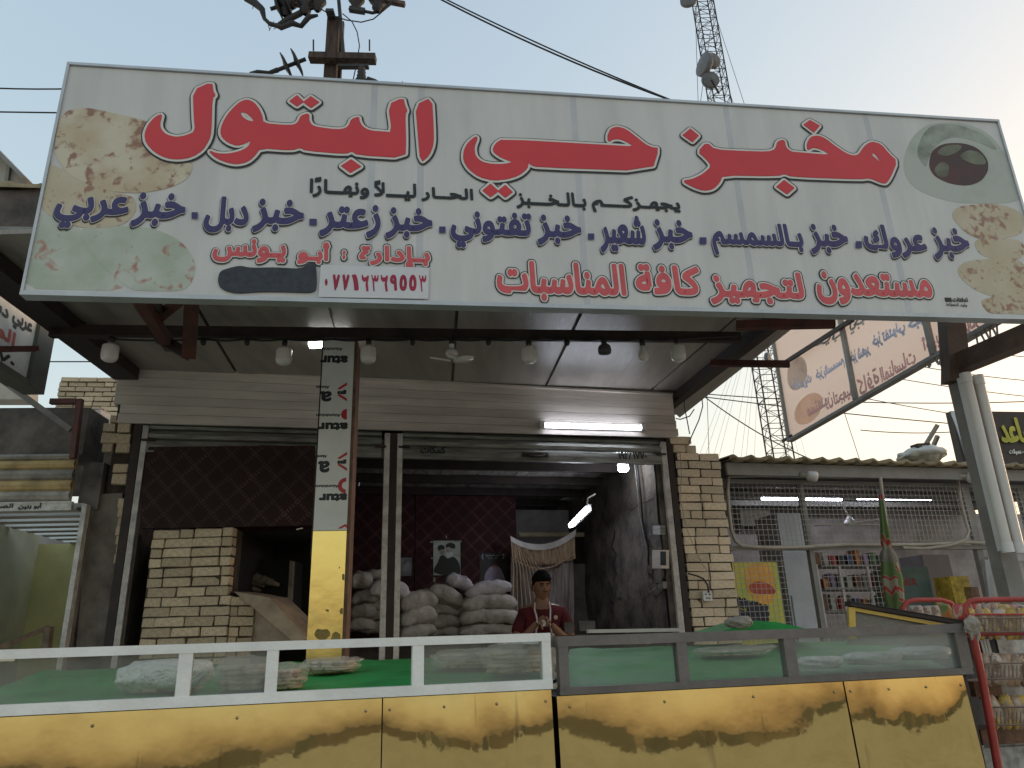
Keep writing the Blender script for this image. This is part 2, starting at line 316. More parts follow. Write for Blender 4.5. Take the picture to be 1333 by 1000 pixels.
# red title, traced
A1 = (170, 90, 5.332); A2 = (370, 100, 5.332); A3 = (590, 130, 4.443); A4 = (870, 140, 4.166)
T = lambda a, b: [S.q(a[0] + x / a[2], a[1] + y / a[2]) for x, y in b]
lam = T(A1, [(440, 155), (565, 100), (572, 160), (590, 190), (566, 208), (560, 440), (545, 500), (500, 570), (430, 615), (340, 632), (250, 622), (170, 580), (115, 520), (103, 460), (125, 400), (165, 350), (210, 322), (218, 335), (203, 385), (210, 425), (250, 465), (320, 482), (390, 470), (455, 440), (445, 330)])
waw = T(A1, [(920, 383), (912, 330), (890, 280), (855, 238), (810, 220), (765, 235), (720, 275), (680, 320), (645, 380), (628, 440), (640, 480), (680, 515), (740, 537), (800, 520), (838, 498), (832, 530), (810, 555), (760, 580), (680, 597), (600, 595), (545, 572), (600, 625), (680, 655), (740, 665), (810, 650), (860, 610), (900, 552)]) \
    + T(A1, [(1120, 568), (1180, 548), (1215, 570)]) + T(A2, [(430, 540), (470, 520), (510, 547), (838, 567), (842, 450), (837, 262), (852, 243), (835, 205), (825, 155), (725, 200), (752, 395), (690, 390), (590, 382), (540, 352), (518, 312), (518, 285), (468, 302), (455, 340), (430, 366), (370, 376), (240, 360), (192, 345), (170, 310), (172, 262), (118, 278), (103, 320), (70, 343), (0, 345)])
wawh = T(A1, [(760, 305), (800, 305), (850, 345), (862, 375), (810, 365), (770, 335)])
hay = T(A3, [(285, 235), (880, 268), (1052, 278), (1005, 248), (960, 230), (925, 231), (895, 248), (893, 210), (912, 172), (950, 162), (1000, 178), (1060, 225), (1110, 265), (1150, 283), (1185, 285), (1145, 415), (480, 392), (445, 378), (405, 340), (432, 372), (425, 402), (380, 440), (310, 462), (230, 470), (150, 450), (90, 405), (60, 355), (62, 300), (85, 255), (130, 218), (138, 228), (118, 280), (125, 330), (160, 365), (230, 380), (300, 378), (350, 365), (280, 340), (235, 310), (232, 285), (250, 255)])
mkh = T(A4, [(205, 195), (250, 235), (400, 243), (540, 247), (580, 232), (590, 190), (625, 180), (632, 220), (660, 245), (700, 250), (888, 265), (820, 228), (780, 220), (752, 236), (750, 200), (770, 165), (810, 158), (850, 175), (900, 215), (960, 255), (1000, 268), (1030, 262), (1060, 215), (1100, 190), (1150, 205), (1190, 255), (1235, 295), (1200, 380), (1175, 415), (1150, 412), (1085, 385), (1040, 392), (660, 378), (627, 362), (590, 375), (290, 370), (275, 410), (240, 445), (190, 455), (130, 435), (75, 403), (130, 395), (190, 365), (235, 322), (200, 280), (160, 245)])
mkhh = T(A4, [(1090, 258), (1115, 248), (1155, 310)])
alef = T(A2, [(915, 205), (1022, 152), (1033, 350), (1035, 470), (1005, 550), (948, 600), (930, 400)])
dots = [T(A2, d) for d in ([(90, 138), (133, 180), (90, 210), (42, 175)], [(185, 145), (240, 183), (188, 220), (138, 183)], [(465, 582), (530, 628), (460, 670), (400, 625)])] \
    + [T(A3, d) for d in ([(215, 493), (258, 533), (215, 565), (172, 530)], [(300, 500), (340, 538), (300, 568), (260, 533)])] \
    + [T(A4, d) for d in ([(118, 122), (160, 157), (128, 190), (78, 155)], [(765, 75), (815, 103), (785, 138), (733, 98)], [(625, 400), (678, 440), (640, 473), (585, 435)])]
title = [[chaikin(lam)], [chaikin(waw), chaikin(wawh)], [chaikin(hay)], [chaikin(mkh), chaikin(mkhh)], [chaikin(alef)]] + [[d] for d in dots]
gk, gw, gr = MB(), MB(), MB()
for L_ in title:
    gg = poly_geo(L_); stamp(gk, S, gg, .0046, .0245, shift=(.002, -.003)); stamp(gw, S, gg, .0062, .0165); stamp(gr, S, gg, .008, .0035)
gk.build('title_outline', m_black, sign); gw.build('title_border', m_wprint, sign); gr.build('title_lettering', m_red, sign)
def signword(t, x0, x1, y0, y1, dst, off, rx, rz=None, pl=S, mirror=False, shift=(0, 0), raw=False):
    rz = rz or rx
    g_ = text_geo(t, raw); xm, ym = (x0 + x1) / 2, (y0 + y1) / 2
    u0 = pl.q(x0, ym)[0]; u1 = pl.q(x1, ym)[0]; z1 = pl.q(xm, y0)[1]; z0 = pl.q(xm, y1)[1]
    if u0 > u1: u0, u1 = u1, u0
    stamp(dst, pl, fit(g_, u0 + rx, u1 - rx, z0 + rz, z1 - rz, mirror), off, rx, rz, shift)
# black line
k1 = MB()
for t, x0, x1, y0, y1 in [('يجهـزكـــم', 770, 885, 256, 279), ('بـالـخـــبز', 672, 763, 250, 274), ('الحــار', 548.5, 616, 245, 264), ('ليـــلاً', 487, 542, 236, 262), ('ونهــارًا', 403, 481, 232, 259)]:
    signword(t, x0, x1, y0, y1, k1, .0046, .0035, .0055)
k1.build('small_black_lettering', m_black, sign)
# violet line with white border
kv, kw, kk = MB(), MB(), MB()
for t, x0, x1, y0, y1 in [('خبز', 1212, 1260.6, 297.6, 340), ('عروك', 1124, 1204, 294, 337), ('خبز', 1052.7, 1103, 293, 333), ('بـالسمسم', 926, 1044.6, 291, 335),
                          ('خبز', 848, 901, 287, 328), ('شعير', 780, 840, 281, 331), ('خبز', 698.7, 756.4, 281, 321), ('تفتوني', 586.5, 692, 276.5, 325),
                          ('خبز', 502, 563, 271.5, 313), ('زعتر', 416.5, 495.7, 266.6, 310.5), ('خبز', 329.7, 396, 260.5, 304.7), ('دبل', 266.8, 324.6, 257, 304.7), ('خبز', 173, 242, 252, 298), ('عربي', 71, 168, 255.5, 299.6)]:
    signword(t, x0, x1, y0, y1, kv, .0078, .0065, .0105); signword(t, x0 - .6, x1 + .6, y0 - .6, y1 + .6, kw, .0062, .0105, .014); signword(t, x0 - .6, x1 + .6, y0 - .6, y1 + .6, kk, .0046, .0095, .013, shift=(-.003, -.0085))
for x0, x1, y0, y1 in [(1113, 1121, 315, 324), (910, 919, 310, 319), (765, 773, 305, 313), (571.6, 580, 296, 304.5), (403, 412.5, 286, 294.6), (250, 258, 277.5, 286)]:
    q = [S.q(x0, y1), S.q(x1, y1), S.q(x1, y0), S.q(x0, y0)]; kv.poly([S.w(u, z, .0086) for u, z in q])
kk.build('lettering_shadow', m_black, sign); kw.build('lettering_border', m_wprint, sign); kv.build('violet_lettering', m_purple, sign)
# red lines
r1, r2, r3 = MB(), MB(), MB()
for t, x0, x1, y0, y1 in [('مستعدون', 1059, 1215, 353, 401.6), ('لتجهيز', 920, 1048, 351, 401.6), ('كافة', 823.6, 913.6, 342.5, 387.5), ('المناسبات', 643.5, 816.8, 339, 396.5),
                          ('بـإدارة', 464.7, 562.6, 318, 352), (':', 443, 453, 324, 341.6), ('أبـو', 384.8, 432, 313, 348.4), ('يـونس', 274.5, 375.8, 309, 346)]:
    k = 1 if x0 > 600 else .72
    signword(t, x0 + 3, x1 - 3, y0 + 3, y1 - 3, r1, .0078, .0065 * k, .011 * k); signword(t, x0 + 1.5, x1 - 1.5, y0 + 1.5, y1 - 1.5, r2, .0062, .014 * k, .0185 * k); signword(t, x0, x1, y0, y1, r3, .0046, .019 * k, .0235 * k)
r3.build('lettering_outline', m_black, sign); r2.build('lettering_border', m_wprint, sign); r1.build('red_lettering', m_redpale, sign)
# painted-over number, number sticker, sign maker's mark
sm = T((270, 300, 4.443), [(62, 290), (75, 240), (130, 222), (190, 208), (250, 222), (400, 218), (540, 228), (590, 195), (630, 190), (635, 345), (600, 365), (480, 360), (300, 358), (180, 368), (110, 355), (70, 330)])
MB().prism(S, chaikin(sm, 2), .0002, .0098).build('paint_smear', M('dark spray paint', (.04, .045, .06), .5, var=.25, scale=30, bump=0), sign)
st = thing('number_sticker', 'white sticker with red phone number glued on the lower edge of the big sign', 'sticker', S.w(*S.q(486, 388), .010))
q = [S.q(*p) for p in ((415, 388), (557.5, 390.5), (558.5, 350), (418, 346.5))]
MB().prism(S, q, .0101, .0122).build('sticker_sheet', M('sticker white', (.62, .62, .64), .4, var=.05, bump=.02), st)
nb = MB()
for i, ch in enumerate('٠٧٧١٦٣٦٩٥٥٣'):
    x = 420 + i * 12.45; small = ch == '٠'
    if ch == '٣':
        a = S.q(x + .5, 380)[0]; b = S.q(x + 10.2, 380)[0]; z1_ = S.q(x + 5, 359 + i * .08)[1]; z0_ = S.q(x + 5, 380.5 + i * .1)[1]
        nb.poly([S.w(a + (b - a) * u, z0_ + (z1_ - z0_) * z, .0136) for u, z in [(0, .97), (.16, 1), (.22, .8), (.38, .78), (.44, .97), (.60, .97), (.66, .8), (.80, .80), (.86, 1), (1, .98), (.98, .70), (.82, .58), (.62, .60), (.52, .64), (.42, .60), (.46, .3), (.52, .0), (.36, .02), (.28, .3), (.2, .62)]]); continue
    if ch == '٦':
        a = S.q(x + .5, 380)[0]; b = S.q(x + 10.2, 380)[0]; z1_ = S.q(x + 5, 359 + i * .08)[1]; z0_ = S.q(x + 5, 380.5 + i * .1)[1]
        for cut in ([(0, .98), (.14, 1), (.26, .84), (.62, .86), (.60, .60), (.28, .58), (.03, .72)], [(.62, .86), (.86, 1), (.98, .9), (.86, .5), (1, .02), (.72, 0), (.56, .40), (.60, .60)]): nb.poly([S.w(a + (b - a) * u, z0_ + (z1_ - z0_) * z, .0136) for u, z in cut])
        continue
    signword(ch, x + (3 if small else .5), x + (7 if small else 10.2), 358.5 + i * .08 + (6 if small else 0), 379.5 + i * .1 - (6 if small else 0), nb, .0128, .0045, .006)
nb.build('sticker_digits', M('crimson print', (.42, .02, .07), .5, bump=0), st)
mk = MB(); signword('اعلانات', 1239, 1259, 387.5, 393.5, mk, .0046, .0015, .002); signword('وليد الخطاط', 1231, 1258, 395, 400, mk, .0046, .0006, .0008)
mk.box(S, *sorted((S.q(1230, 390)[0], S.q(1238, 390)[0])), S.q(1234, 393)[1], S.q(1234, 388)[1], .0002, .0046); mk.build('maker_mark', m_black, sign)
# ================================================================== CANOPY
zc = lambda Y: 3.705 - (6.6 - Y) * .040          # ceiling height, rising to the back
def cpt(px, py):                                  # pixel on the ceiling plane
    d = ray(px, py); Y = 5.
    for _ in range(30): Y = (zc(Y) - CZ) / d[2] * d[1]
    return Vector((d[0] / d[1] * Y, Y, zc(Y)))
la, lb = cpt(61, 408), cpt(156, 480); ra, rb = cpt(1030, 430), cpt(887, 543)
def ext(a, b, Y): t = (Y - a.y) / (b.y - a.y); p = a.lerp(b, t); return Vector((p.x, p.y, zc(p.y)))
canopy = thing('shop_canopy', 'sheet metal canopy on dark steel beams between the big sign and the shop front', 'canopy', Vector((0, 5, 3.4)))
Yf = 3.95
lf, rf = ext(la, lb, 3.62), ext(ra, rb, 4.25)
yF = lambda x: F.w((x - F.o[0]) / F.U[0], 0).y
seams = [((262, 409), (304, 479)), ((428, 395), (436.5, 426)), ((595, 403), (589, 495)), ((756, 408), (711, 501))]
edges = [(lf, ext(la, lb, 6.12))]
for a, b in seams:
    A, B = cpt(*a), cpt(*b); xF = ext(A, B, yF(B.x) + .12); edges.append((ext(A, B, 3.65 + .12 * (A.x + 2)), xF))
r0 = cpt(870, 520); r00 = cpt(940, 470)
edges.append((Vector((rf.x * .80, 4.15, zc(4.15))), ext(cpt(905, 440), cpt(850, 505), 7.25)))
edges.append((rf, ext(ra, rb, rb.y + .05)))
for i in range(len(edges) - 1):
    (a, b), (c, d) = edges[i], edges[i + 1]; mb = MB(); nr = 7; g_ = .008
    for k in range(nr):              # shallow ribs pressed along each sheet
        t0, t1 = (k + .001) / nr, (k + .999) / nr
        if k == 0: t0 = .012
        if k == nr - 1: t1 = .985
        P0, P1, Q0, Q1 = a.lerp(c, t0), a.lerp(c, t1), b.lerp(d, t0), b.lerp(d, t1); up = Vector((0, 0, .03)); dn = Vector((0, 0, .0006 if k % 2 else 0))
        mb.hexa([P0 + dn, P1 + dn, Q1 + dn, Q0 + dn], [P0 + up, P1 + up, Q1 + up, Q0 + up])
    mb.build('ceiling_sheet', m_ceil, canopy)
top = MB().hexa([edges[0][0] + Vector((0, 0, .036)), rf + Vector((0, 0, .036)), edges[-1][1] + Vector((0, 0, .036)), edges[0][1] + Vector((0, 0, .036))],
                [edges[0][0] + Vector((0, 0, .07)), rf + Vector((0, 0, .07)), edges[-1][1] + Vector((0, 0, .07)), edges[0][1] + Vector((0, 0, .07))]).build('roof_deck', m_galv, canopy)
zb = 3.515; bo = 0
MB().box(K, K.q(63, 436)[0], K.q(965, 436)[0], 3.482, 3.56, -.05, 0).build('cross_beam', m_dark, canopy)
dz = Vector((0, 0, -.055))
l2, lx = ext(la, lb, 3.7), ext(la, lb, 6.0); MB().bar(l2 + dz + Vector((.10, 0, 0)), lx + dz + Vector((.07, 0, 0)), .20, .10).build('edge_beam', m_dark, canopy)
MB().bar(cpt(1015, 402) + dz, cpt(866, 524) + dz, .09, .11).build('edge_beam', m_dark, canopy)
# projecting arms
MB().bar(at(958, 424, 4.6), at(1087, 421, 4.45), .055, .055).build('steel_arm', m_rust, canopy)
MB().bar(at(925, 473, 5.9), at(1028, 474, 5.75), .05, .05).build('steel_arm', m_rust, canopy)
MB().bar(at(66, 435, 5.0), at(150, 437, 5.0), .05, .05).build('steel_arm', m_dark, canopy)
# red oxide sign bracket hanging under the sign
br = thing('sign_bracket', 'rusty red square tube bracket in a V under the left part of the big sign', 'bracket', at(215, 465, 4.3))
MB().bar(at(182, 390, 3.72), at(222, 452, 4.75), .065).build('bracket_arm', m_rust, br)
MB().bar(at(250, 385, 4.1), at(246, 464, 4.5), .085, .05).build('bracket_post', m_rust, br)
MB().bar(at(238, 388, 4.0), at(206, 414, 4.2), .05).build('bracket_brace', m_rust, br)
MB().bar(at(202, 399, 3.95), at(212, 408, 4.3), .05).build('bracket_stub', m_dark, br)
MB().bar(at(206, 440, 4.62), at(246, 462, 4.62), .07).build('bracket_plate', m_dark, br)
# ================================================================== bricks
m_brick2 = M('clean yellow brick', (.86, .75, .56), .85, var=.32, scale=11, bump=.6, bscale=45, col2=(.58, .46, .32))  # brighter copy of the yellow brick, painting in light the pier lacks
def unit_bricks(mt=None):
    out = []
    for k in range(5):
        bm = bmesh.new(); bmesh.ops.create_cube(bm, size=1)
        bmesh.ops.bevel(bm, geom=list(bm.edges), offset=.045, segments=1, affect='EDGES')
        for v in bm.verts: v.co += Vector((rnd(-.022, .022), rnd(-.05, .05), rnd(-.06, .06)))
        me = bpy.data.meshes.new('brick'); bm.to_mesh(me); bm.free(); me.materials.append(mt or m_brick); out.append(me)
    return out
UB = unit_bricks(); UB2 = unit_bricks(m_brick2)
def brick(parent, pl, u0, u1, z0, z1, off, depth=.10, mat=None):
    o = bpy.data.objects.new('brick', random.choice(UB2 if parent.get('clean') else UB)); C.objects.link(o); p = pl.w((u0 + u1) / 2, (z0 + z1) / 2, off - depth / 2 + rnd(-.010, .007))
    o.location = p - parent_loc(parent); o.rotation_euler = (rnd(-.018, .018), rnd(-.014, .014), pl.yaw + rnd(-.03, .03)); o.scale = (u1 - u0, depth, z1 - z0); o.parent = parent
    return o
def brick_field(parent, pl, u0, u1, z0, z1, off, L=.25, H=.086, gap=.010, right=None, left=None, phase=0, skip=None):
    r = 0; z = z1
    while z - H > z0 - .04:
        a = left(z) if left else u0; b = right(z) if right else u1; u = a - (L / 2 if (r + phase) % 2 else 0) + rnd(-.02, .02)
        while u < b - .01:
            l = L if rnd(0, 1) > .16 else L * .5
            p, q = max(a, u), min(b, u + l)
            if b - q < .05: q = b
            if q - p > .045 and not (skip and skip(p, q, z)): brick(parent, pl, p + gap / 2, q - gap / 2, z - H + gap / 2, z - gap / 2, off)
            u = q if q > u else u + l
        z -= H; r += 1
UQ = lambda px, py: F.q(px, py)[0]
ZQ = lambda px, py: F.q(px, py)[1]
# ================================================================== BAKERY BUILDING (shell)
bld = thing('bakery_building', 'open fronted bakery room with dark walls and maroon boards behind the two raised shutters', 'building', F.w(.5, .2, -.3))
m_maroon = M('maroon film board', (.062, .020, .018), .42, var=.3, scale=2, bump=.1, bscale=80, col2=(.04, .012, .012), spec=.3)
def lattice_board(name, base, print_, rough=.45):      # boards printed all over with a slanting lattice of small marks
    m = bpy.data.materials.new(name); m.use_nodes = True; t = m.node_tree; b = t.nodes['Principled BSDF']; N = t.nodes.new; L = t.links.new
    b.inputs['Roughness'].default_value = rough; b.inputs['Specular IOR Level'].default_value = .2
    tc = N('ShaderNodeTexCoord'); mp = N('ShaderNodeMapping'); mp.inputs['Rotation'].default_value = (0, math.radians(43), F.yaw * 0); L(tc.outputs['Object'], mp.inputs[0])
    sx = N('ShaderNodeSeparateXYZ'); L(mp.outputs[0], sx.inputs[0])
    def saw(o, k, w):
        a = N('ShaderNodeMath'); a.operation = 'MULTIPLY'; a.inputs[1].default_value = k; L(o, a.inputs[0]); f = N('ShaderNodeMath'); f.operation = 'FRACT'; L(a.outputs[0], f.inputs[0])
        c = N('ShaderNodeMath'); c.operation = 'LESS_THAN'; c.inputs[1].default_value = w; L(f.outputs[0], c.inputs[0]); return c.outputs[0]
    def mul(a, c, op='MULTIPLY'):
        m_ = N('ShaderNodeMath'); m_.operation = op; L(a, m_.inputs[0]); L(c, m_.inputs[1]); return m_.outputs[0]
    A = mul(saw(sx.outputs[0], 7, .22), saw(sx.outputs[2], 34, .55)); B = mul(saw(sx.outputs[2], 7, .22), saw(sx.outputs[0], 34, .55)); Cc = mul(A, B, 'MAXIMUM')
    n = N('ShaderNodeTexNoise'); n.inputs['Scale'].default_value = 3; n.inputs['Detail'].default_value = 7; L(tc.outputs['Object'], n.inputs[0]); fac = mul(Cc, n.outputs[0])
    mx = N('ShaderNodeMix'); mx.data_type = 'RGBA'; L(fac, mx.inputs[0]); mx.inputs[6].default_value = (*base, 1); mx.inputs[7].default_value = (*print_, 1)
    n2 = N('ShaderNodeMix'); n2.data_type = 'RGBA'; n2.blend_type = 'MULTIPLY'; n2.inputs[0].default_value = .8; L(mx.outputs[2], n2.inputs[6]); L(n.outputs[0], n2.inputs[7]); g = N('ShaderNodeGamma'); g.inputs[1].default_value = 1; L(n2.outputs[2], g.inputs[0]); L(g.outputs[0], b.inputs['Base Color'])
    return m
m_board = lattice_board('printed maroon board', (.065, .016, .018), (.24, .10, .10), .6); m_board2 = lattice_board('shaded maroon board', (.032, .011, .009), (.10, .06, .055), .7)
ZCEIL = 3.12
uL, uR, DB = -2.12, 2.68, 2.3
# rear boards
xr = BK.q(673, 700)[0]; w0 = -2.1; nb_ = 3
for i in range(nb_):
    a = w0 + (xr - w0) * i / nb_; b = w0 + (xr - w0) * (i + 1) / nb_
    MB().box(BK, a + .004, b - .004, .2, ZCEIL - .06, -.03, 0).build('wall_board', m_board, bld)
MB().box(BK, xr, 2.75, .2, 2.22, -.10, -.04).build('rear_wall', m_conc, bld)
MB().box(BK, xr, 2.75, 2.55, ZCEIL, -1.2, -1.1).build('rear_wall', m_conc, bld)
MB().box(BK, -2.2, 2.8, .2, ZCEIL + .1, -1.35, -1.25).build('rear_wall', m_conc, bld)
bz = BK.q(700, 697)[1]; MB().box(BK, xr + .02, BK.q(730, 697)[0] + .3, bz - .02, bz + .03, -.02, .03).build('batten', M('pale timber', (.42, .36, .22), .7, var=.2, scale=12), bld)
# side walls, floor edge, ceiling
MB().box(F, uL - .12, uL, .2, ZCEIL + .4, -3.7, -.06).build('side_wall', m_conc, bld)
# right wall with cracks: thick slab, surface gently uneven
def uneven_wall(name, p0, p1, z0, z1, nx, nz, amp, mat, parent, nrm):
    mb = MB(); vs = []; nrm = Vector(nrm)
    for i in range(nx + 1):
        for j in range(nz + 1):
            p = lerp(p0, p1, i / nx); p.z = z0 + (z1 - z0) * j / nz; p = p + nrm * amp * noise.noise(p * 2.3); vs.append(p)
    fs = [[i * (nz + 1) + j, (i + 1) * (nz + 1) + j, (i + 1) * (nz + 1) + j + 1, i * (nz + 1) + j + 1] for i in range(nx) for j in range(nz)]
    mb.add(vs, fs, True); n = len(vs); mb.hexa([lerp(p0, p1, 0) * 1 - nrm * .02 + Vector((0, 0, z0 - p0.z)), lerp(p0, p1, 1) - nrm * .02 + Vector((0, 0, z0 - p1.z)), Vector((p1.x, p1.y, z1)) - nrm * .02, Vector((p0.x, p0.y, z1)) - nrm * .02],
            [Vector((p0.x, p0.y, z0)) - nrm * .14, Vector((p1.x, p1.y, z0)) - nrm * .14, Vector((p1.x, p1.y, z1)) - nrm * .14, Vector((p0.x, p0.y, z1)) - nrm * .14])
    return mb.build(name, mat, parent)
m_wallr = M('smoked plaster', (.17, .145, .12), .8, var=.42, scale=3.4, bump=1, bscale=12, col2=(.05, .043, .04), thr=(.36, .58))
WN = Vector((-F.U[0], -F.U[1], 0))       # normal of the right wall, facing into the room
uW = UQ(858, 640)
W0, W1 = F.w(uW, 0, -.07), F.w(uW - .02, 0, -3.6)
uneven_wall('side_wall', W0, W1, .2, ZCEIL + .35, 40, 36, .03, m_wallr, bld, WN)
def onW(px, py, off=.0):                  # pixel on the right side wall
    d = ray(px, py); n = np.array(WN); o = np.array(W0) + n * off; t = (o - CAM) @ n / (d @ n); p = CAM + d * t; return Vector(p)
crk = MB()
pts = [onW(742 + i * 8.2, 704 - i * 4.2 + rnd(-3, 3), .012) for i in range(14)]; crk.tube(pts, .004, 4)
crk.tube([onW(x + rnd(-1.5, 1.5), y, .012) for x, y in [(800, 690), (801, 700), (797, 712), (803, 722), (799, 735), (802, 748)]], .012, 5)
crk.tube([onW(x, y, .012) for x, y in [(793, 758), (797, 768), (795, 778), (799, 785)]], .022, 5)
crk.build('wall_crack', M('crack shadow soot', (.03, .027, .025), .95, bump=0), bld)
# white planked ceiling of the room with dark joists
m_plank = M('whitewashed plank', (.30, .28, .25), .7, var=.25, scale=6, bump=.25, stretch=(3, .4, 1))
for i in range(34):
    a = uL + i * .142
    if a + .136 > uW: break
    MB().box(F, a, a + .136, ZCEIL + rnd(0, .008), ZCEIL + .03, -3.6, -.12).build('ceiling_plank', m_plank, bld)
for k, o in enumerate((-.75, -1.45, -2.15, -2.9)):
    MB().box(F, uL, uW - .02, ZCEIL - .09, ZCEIL - .002, o - .06, o).build('ceiling_joist', m_dark, bld)
MB().box(F, uL - .05, 2.66, ZCEIL + .42, ZCEIL + .5, -3.7, -.3).build('roof_slab', m_conc, bld)
MB().box(F, uL - .1, uR + .1, 3.24, 3.54, -.35, -.30).build('lintel', m_conc, bld)
# ================================================================== shutter box with siding boards
sb = thing('shutter_box', 'long beige box of horizontal siding boards above both shutters, under the canopy', 'shutter box', F.w(.2, 3.2, .0))
ul, ur = UQ(155, 478), UQ(878, 540); nB = 6; zt0, zt1 = ZQ(155, 478), ZQ(880, 515); zb0, zb1 = ZQ(180, 551), ZQ(869, 569.5)
for i in range(nB):
    a0 = zt0 + (zb0 - zt0) * i / nB; a1 = zt0 + (zb0 - zt0) * (i + 1) / nB; c0_ = zt1 + (zb1 - zt1) * i / nB; c1_ = zt1 + (zb1 - zt1) * (i + 1) / nB; g_ = .0014
    ula = ul + (.0 if i < 4 else .04 + rnd(0, .02)); o = rnd(-.002, .002)
    mb = MB(); mb.hexa([F.w(ula, a1 + g_, o), F.w(ur, c1_ + g_, o), F.w(ur, c0_ - g_, o), F.w(ula, a0 - g_, o)], [F.w(ula, a1 + g_, -.03), F.w(ur, c1_ + g_, -.03), F.w(ur, c0_ - g_, -.03), F.w(ula, a0 - g_, -.03)])
    mb.hexa([F.w(ula, a1 + g_, -.03), F.w(ula + .03, a1 + g_, -.03), F.w(ula + .03, a0 - g_, -.03), F.w(ula, a0 - g_, -.03)], [F.w(ula, a1 + g_, -.28), F.w(ula + .03, a1 + g_, -.28), F.w(ula + .03, a0 - g_, -.28), F.w(ula, a0 - g_, -.28)])
    mb.build('siding_board', m_siding, sb)
MB().box(F, ul + .03, ur - .01, zb0 + .03, zt0 - .03, -.27, -.032).build('box_core', m_dark, sb)
MB().bar(F.w(ul - .01, zt0 + .008, .008), F.w(ur, zt1 + .008, .008), .03, .02).build('top_trim', m_siding, sb)
# ================================================================== posts and shutter channels
def post(label, x0, x1, mat, name, cat, off0=-.10, off1=-.03, z1=3.19, grp=None):
    ua, ub = F.q(x0, 640)[0], F.q(x1, 640)[0]
    return solo(MB().box(F, ua, ub, .2, z1, off0, off1), name, mat, label, cat, grp)
# pixel x at y = 640 of every upright
post('white shutter channel at the left end of the shop front beside the dark post', 173.5, 181, m_frame, 'shutter_channel', 'shutter channel')
post('dark brown steel post at the left end of the shop front', 161.5, 172.5, m_dark, 'steel_post', 'post', z1=3.2)
post('white shutter channel left of the dark centre post', 499.5, 506.5, m_frame, 'shutter_channel', 'shutter channel')
post('dark steel post between the two shutters in the middle of the shop front', 507, 516, m_dark, 'steel_post', 'post')
post('white shutter channel right of the dark centre post', 516.5, 523.5, m_frame, 'shutter_channel', 'shutter channel')
post('white shutter channel at the right end beside the sooty side wall', 868, 875, m_frame, 'shutter_channel', 'shutter channel')
post('dark brown steel post against the yellow brick pier on the right', 876, 883.5, m_dark, 'steel_post', 'post', z1=3.24)
# ================================================================== roller shutters (raised)
def shutter(label, x0, x1, latch_x, txt=None):
    u0, u1 = F.q(x0, 580)[0], F.q(x1, 580)[0]; t = thing('roller_shutter', label, 'roller shutter', F.w((u0 + u1) / 2, 2.95, -.08), 'raised roller shutters of the bakery')
    zs = [3.205, 3.155, 3.075, 3.055, 2.975]
    for k, (a, b, o) in enumerate([(3.165, 3.225, -.075), (3.078, 3.158, -.06), (2.965, 3.07, -.05)]):
        mb = MB(); prof = [(a, 0), (a + (b - a) * .12, .016), (a + (b - a) * .5, .026 if k < 2 else .018), (a + (b - a) * .85, .012), (b, 0)]
        vs = [F.w(u, z, o + d) for u in (u0, u1) for z, d in prof]; n = len(prof)
        mb.add(vs, [[i, i + n, i + n + 1, i + 1] for i in range(n - 1)]); mb.box(F, u0, u1, a, b, o - .02, o - .001); bbar = mb.build('shutter_slat' if k < 2 else 'bottom_bar', m_galv, t)
    MB().box(F, u0, u1, 2.957, 2.972, -.07, -.02).build('bottom_lip', m_galv, t)
    h = MB(); lu = F.q(latch_x, 580)[0]; h.bar(F.w(lu - .13, 3.02, -.02), F.w(lu + .13, 3.018, -.02), .02, .04); h.tube([F.w(lu - .08, 3.02, -.01), F.w(lu - .05, 2.995, .02), F.w(lu + .05, 2.995, .02), F.w(lu + .09, 3.02, -.01)], .011); h.build('latch', m_dark, bbar)
    for ue in (u0 + .01, u1 - .01): MB().box(F, ue - .05, ue + .05, 3.052, 3.07, -.05, -.012).build('side_bolt', m_dark, bbar)
    return t
shutter('raised grey roller shutter over the left bay, behind the printed column', 189, 497, 358)
s2 = shutter('raised roller shutter over the right bay with black Arabic stencil on its bottom bar', 525, 862, 697)
lt = MB(); signword('بنكات', 548, 579, 580.5, 590, lt, .0, .0035, .004, pl=Plane(0, 0, 0, 0, org=F.o)) if 0 else None
F2 = F.back(.028)
signword('كمكات', 547, 580, 581, 590.5, lt, .0, .003, .004, pl=F2); signword('٠٧٧١٨٢٩١', 805, 842, 588, 598, lt, .0, .004, .0045, pl=F2)
lt.build('stencil_lettering', m_black, s2)
# ================================================================== brick pier on the right with socket
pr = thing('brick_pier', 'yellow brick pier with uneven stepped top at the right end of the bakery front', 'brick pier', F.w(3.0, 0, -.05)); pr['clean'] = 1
up0 = F.q(884.5, 640)[0]
rgt = lambda z: 3.245 + (.012 * math.sin(z * 40))
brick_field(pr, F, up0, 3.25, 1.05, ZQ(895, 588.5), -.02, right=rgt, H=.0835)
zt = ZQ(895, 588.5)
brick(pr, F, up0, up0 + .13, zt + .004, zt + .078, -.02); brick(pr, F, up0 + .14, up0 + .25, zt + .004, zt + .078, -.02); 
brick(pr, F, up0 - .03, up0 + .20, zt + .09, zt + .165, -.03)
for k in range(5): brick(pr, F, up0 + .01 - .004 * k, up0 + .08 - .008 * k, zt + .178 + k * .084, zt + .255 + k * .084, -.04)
MB().box(F, up0 + .006, 3.235, 0, zt - .01, -.26, -.034).build('mortar_core', m_mortar, pr)
MB().box(F, up0 + .006, up0 + .055, zt - .01, zt + .58, -.26, -.06).build('mortar_core', m_mortar, pr)
so_ = thing('wall_socket', 'white double power socket with a short black cable on the yellow brick pier', 'socket', F.w(*F.q(920, 778), -.0))
u, z = F.q(920, 776); MB().box(F, u - .045, u + .045, z - .045, z + .045, -.018, .022).build('socket_plate', m_tubew, so_)
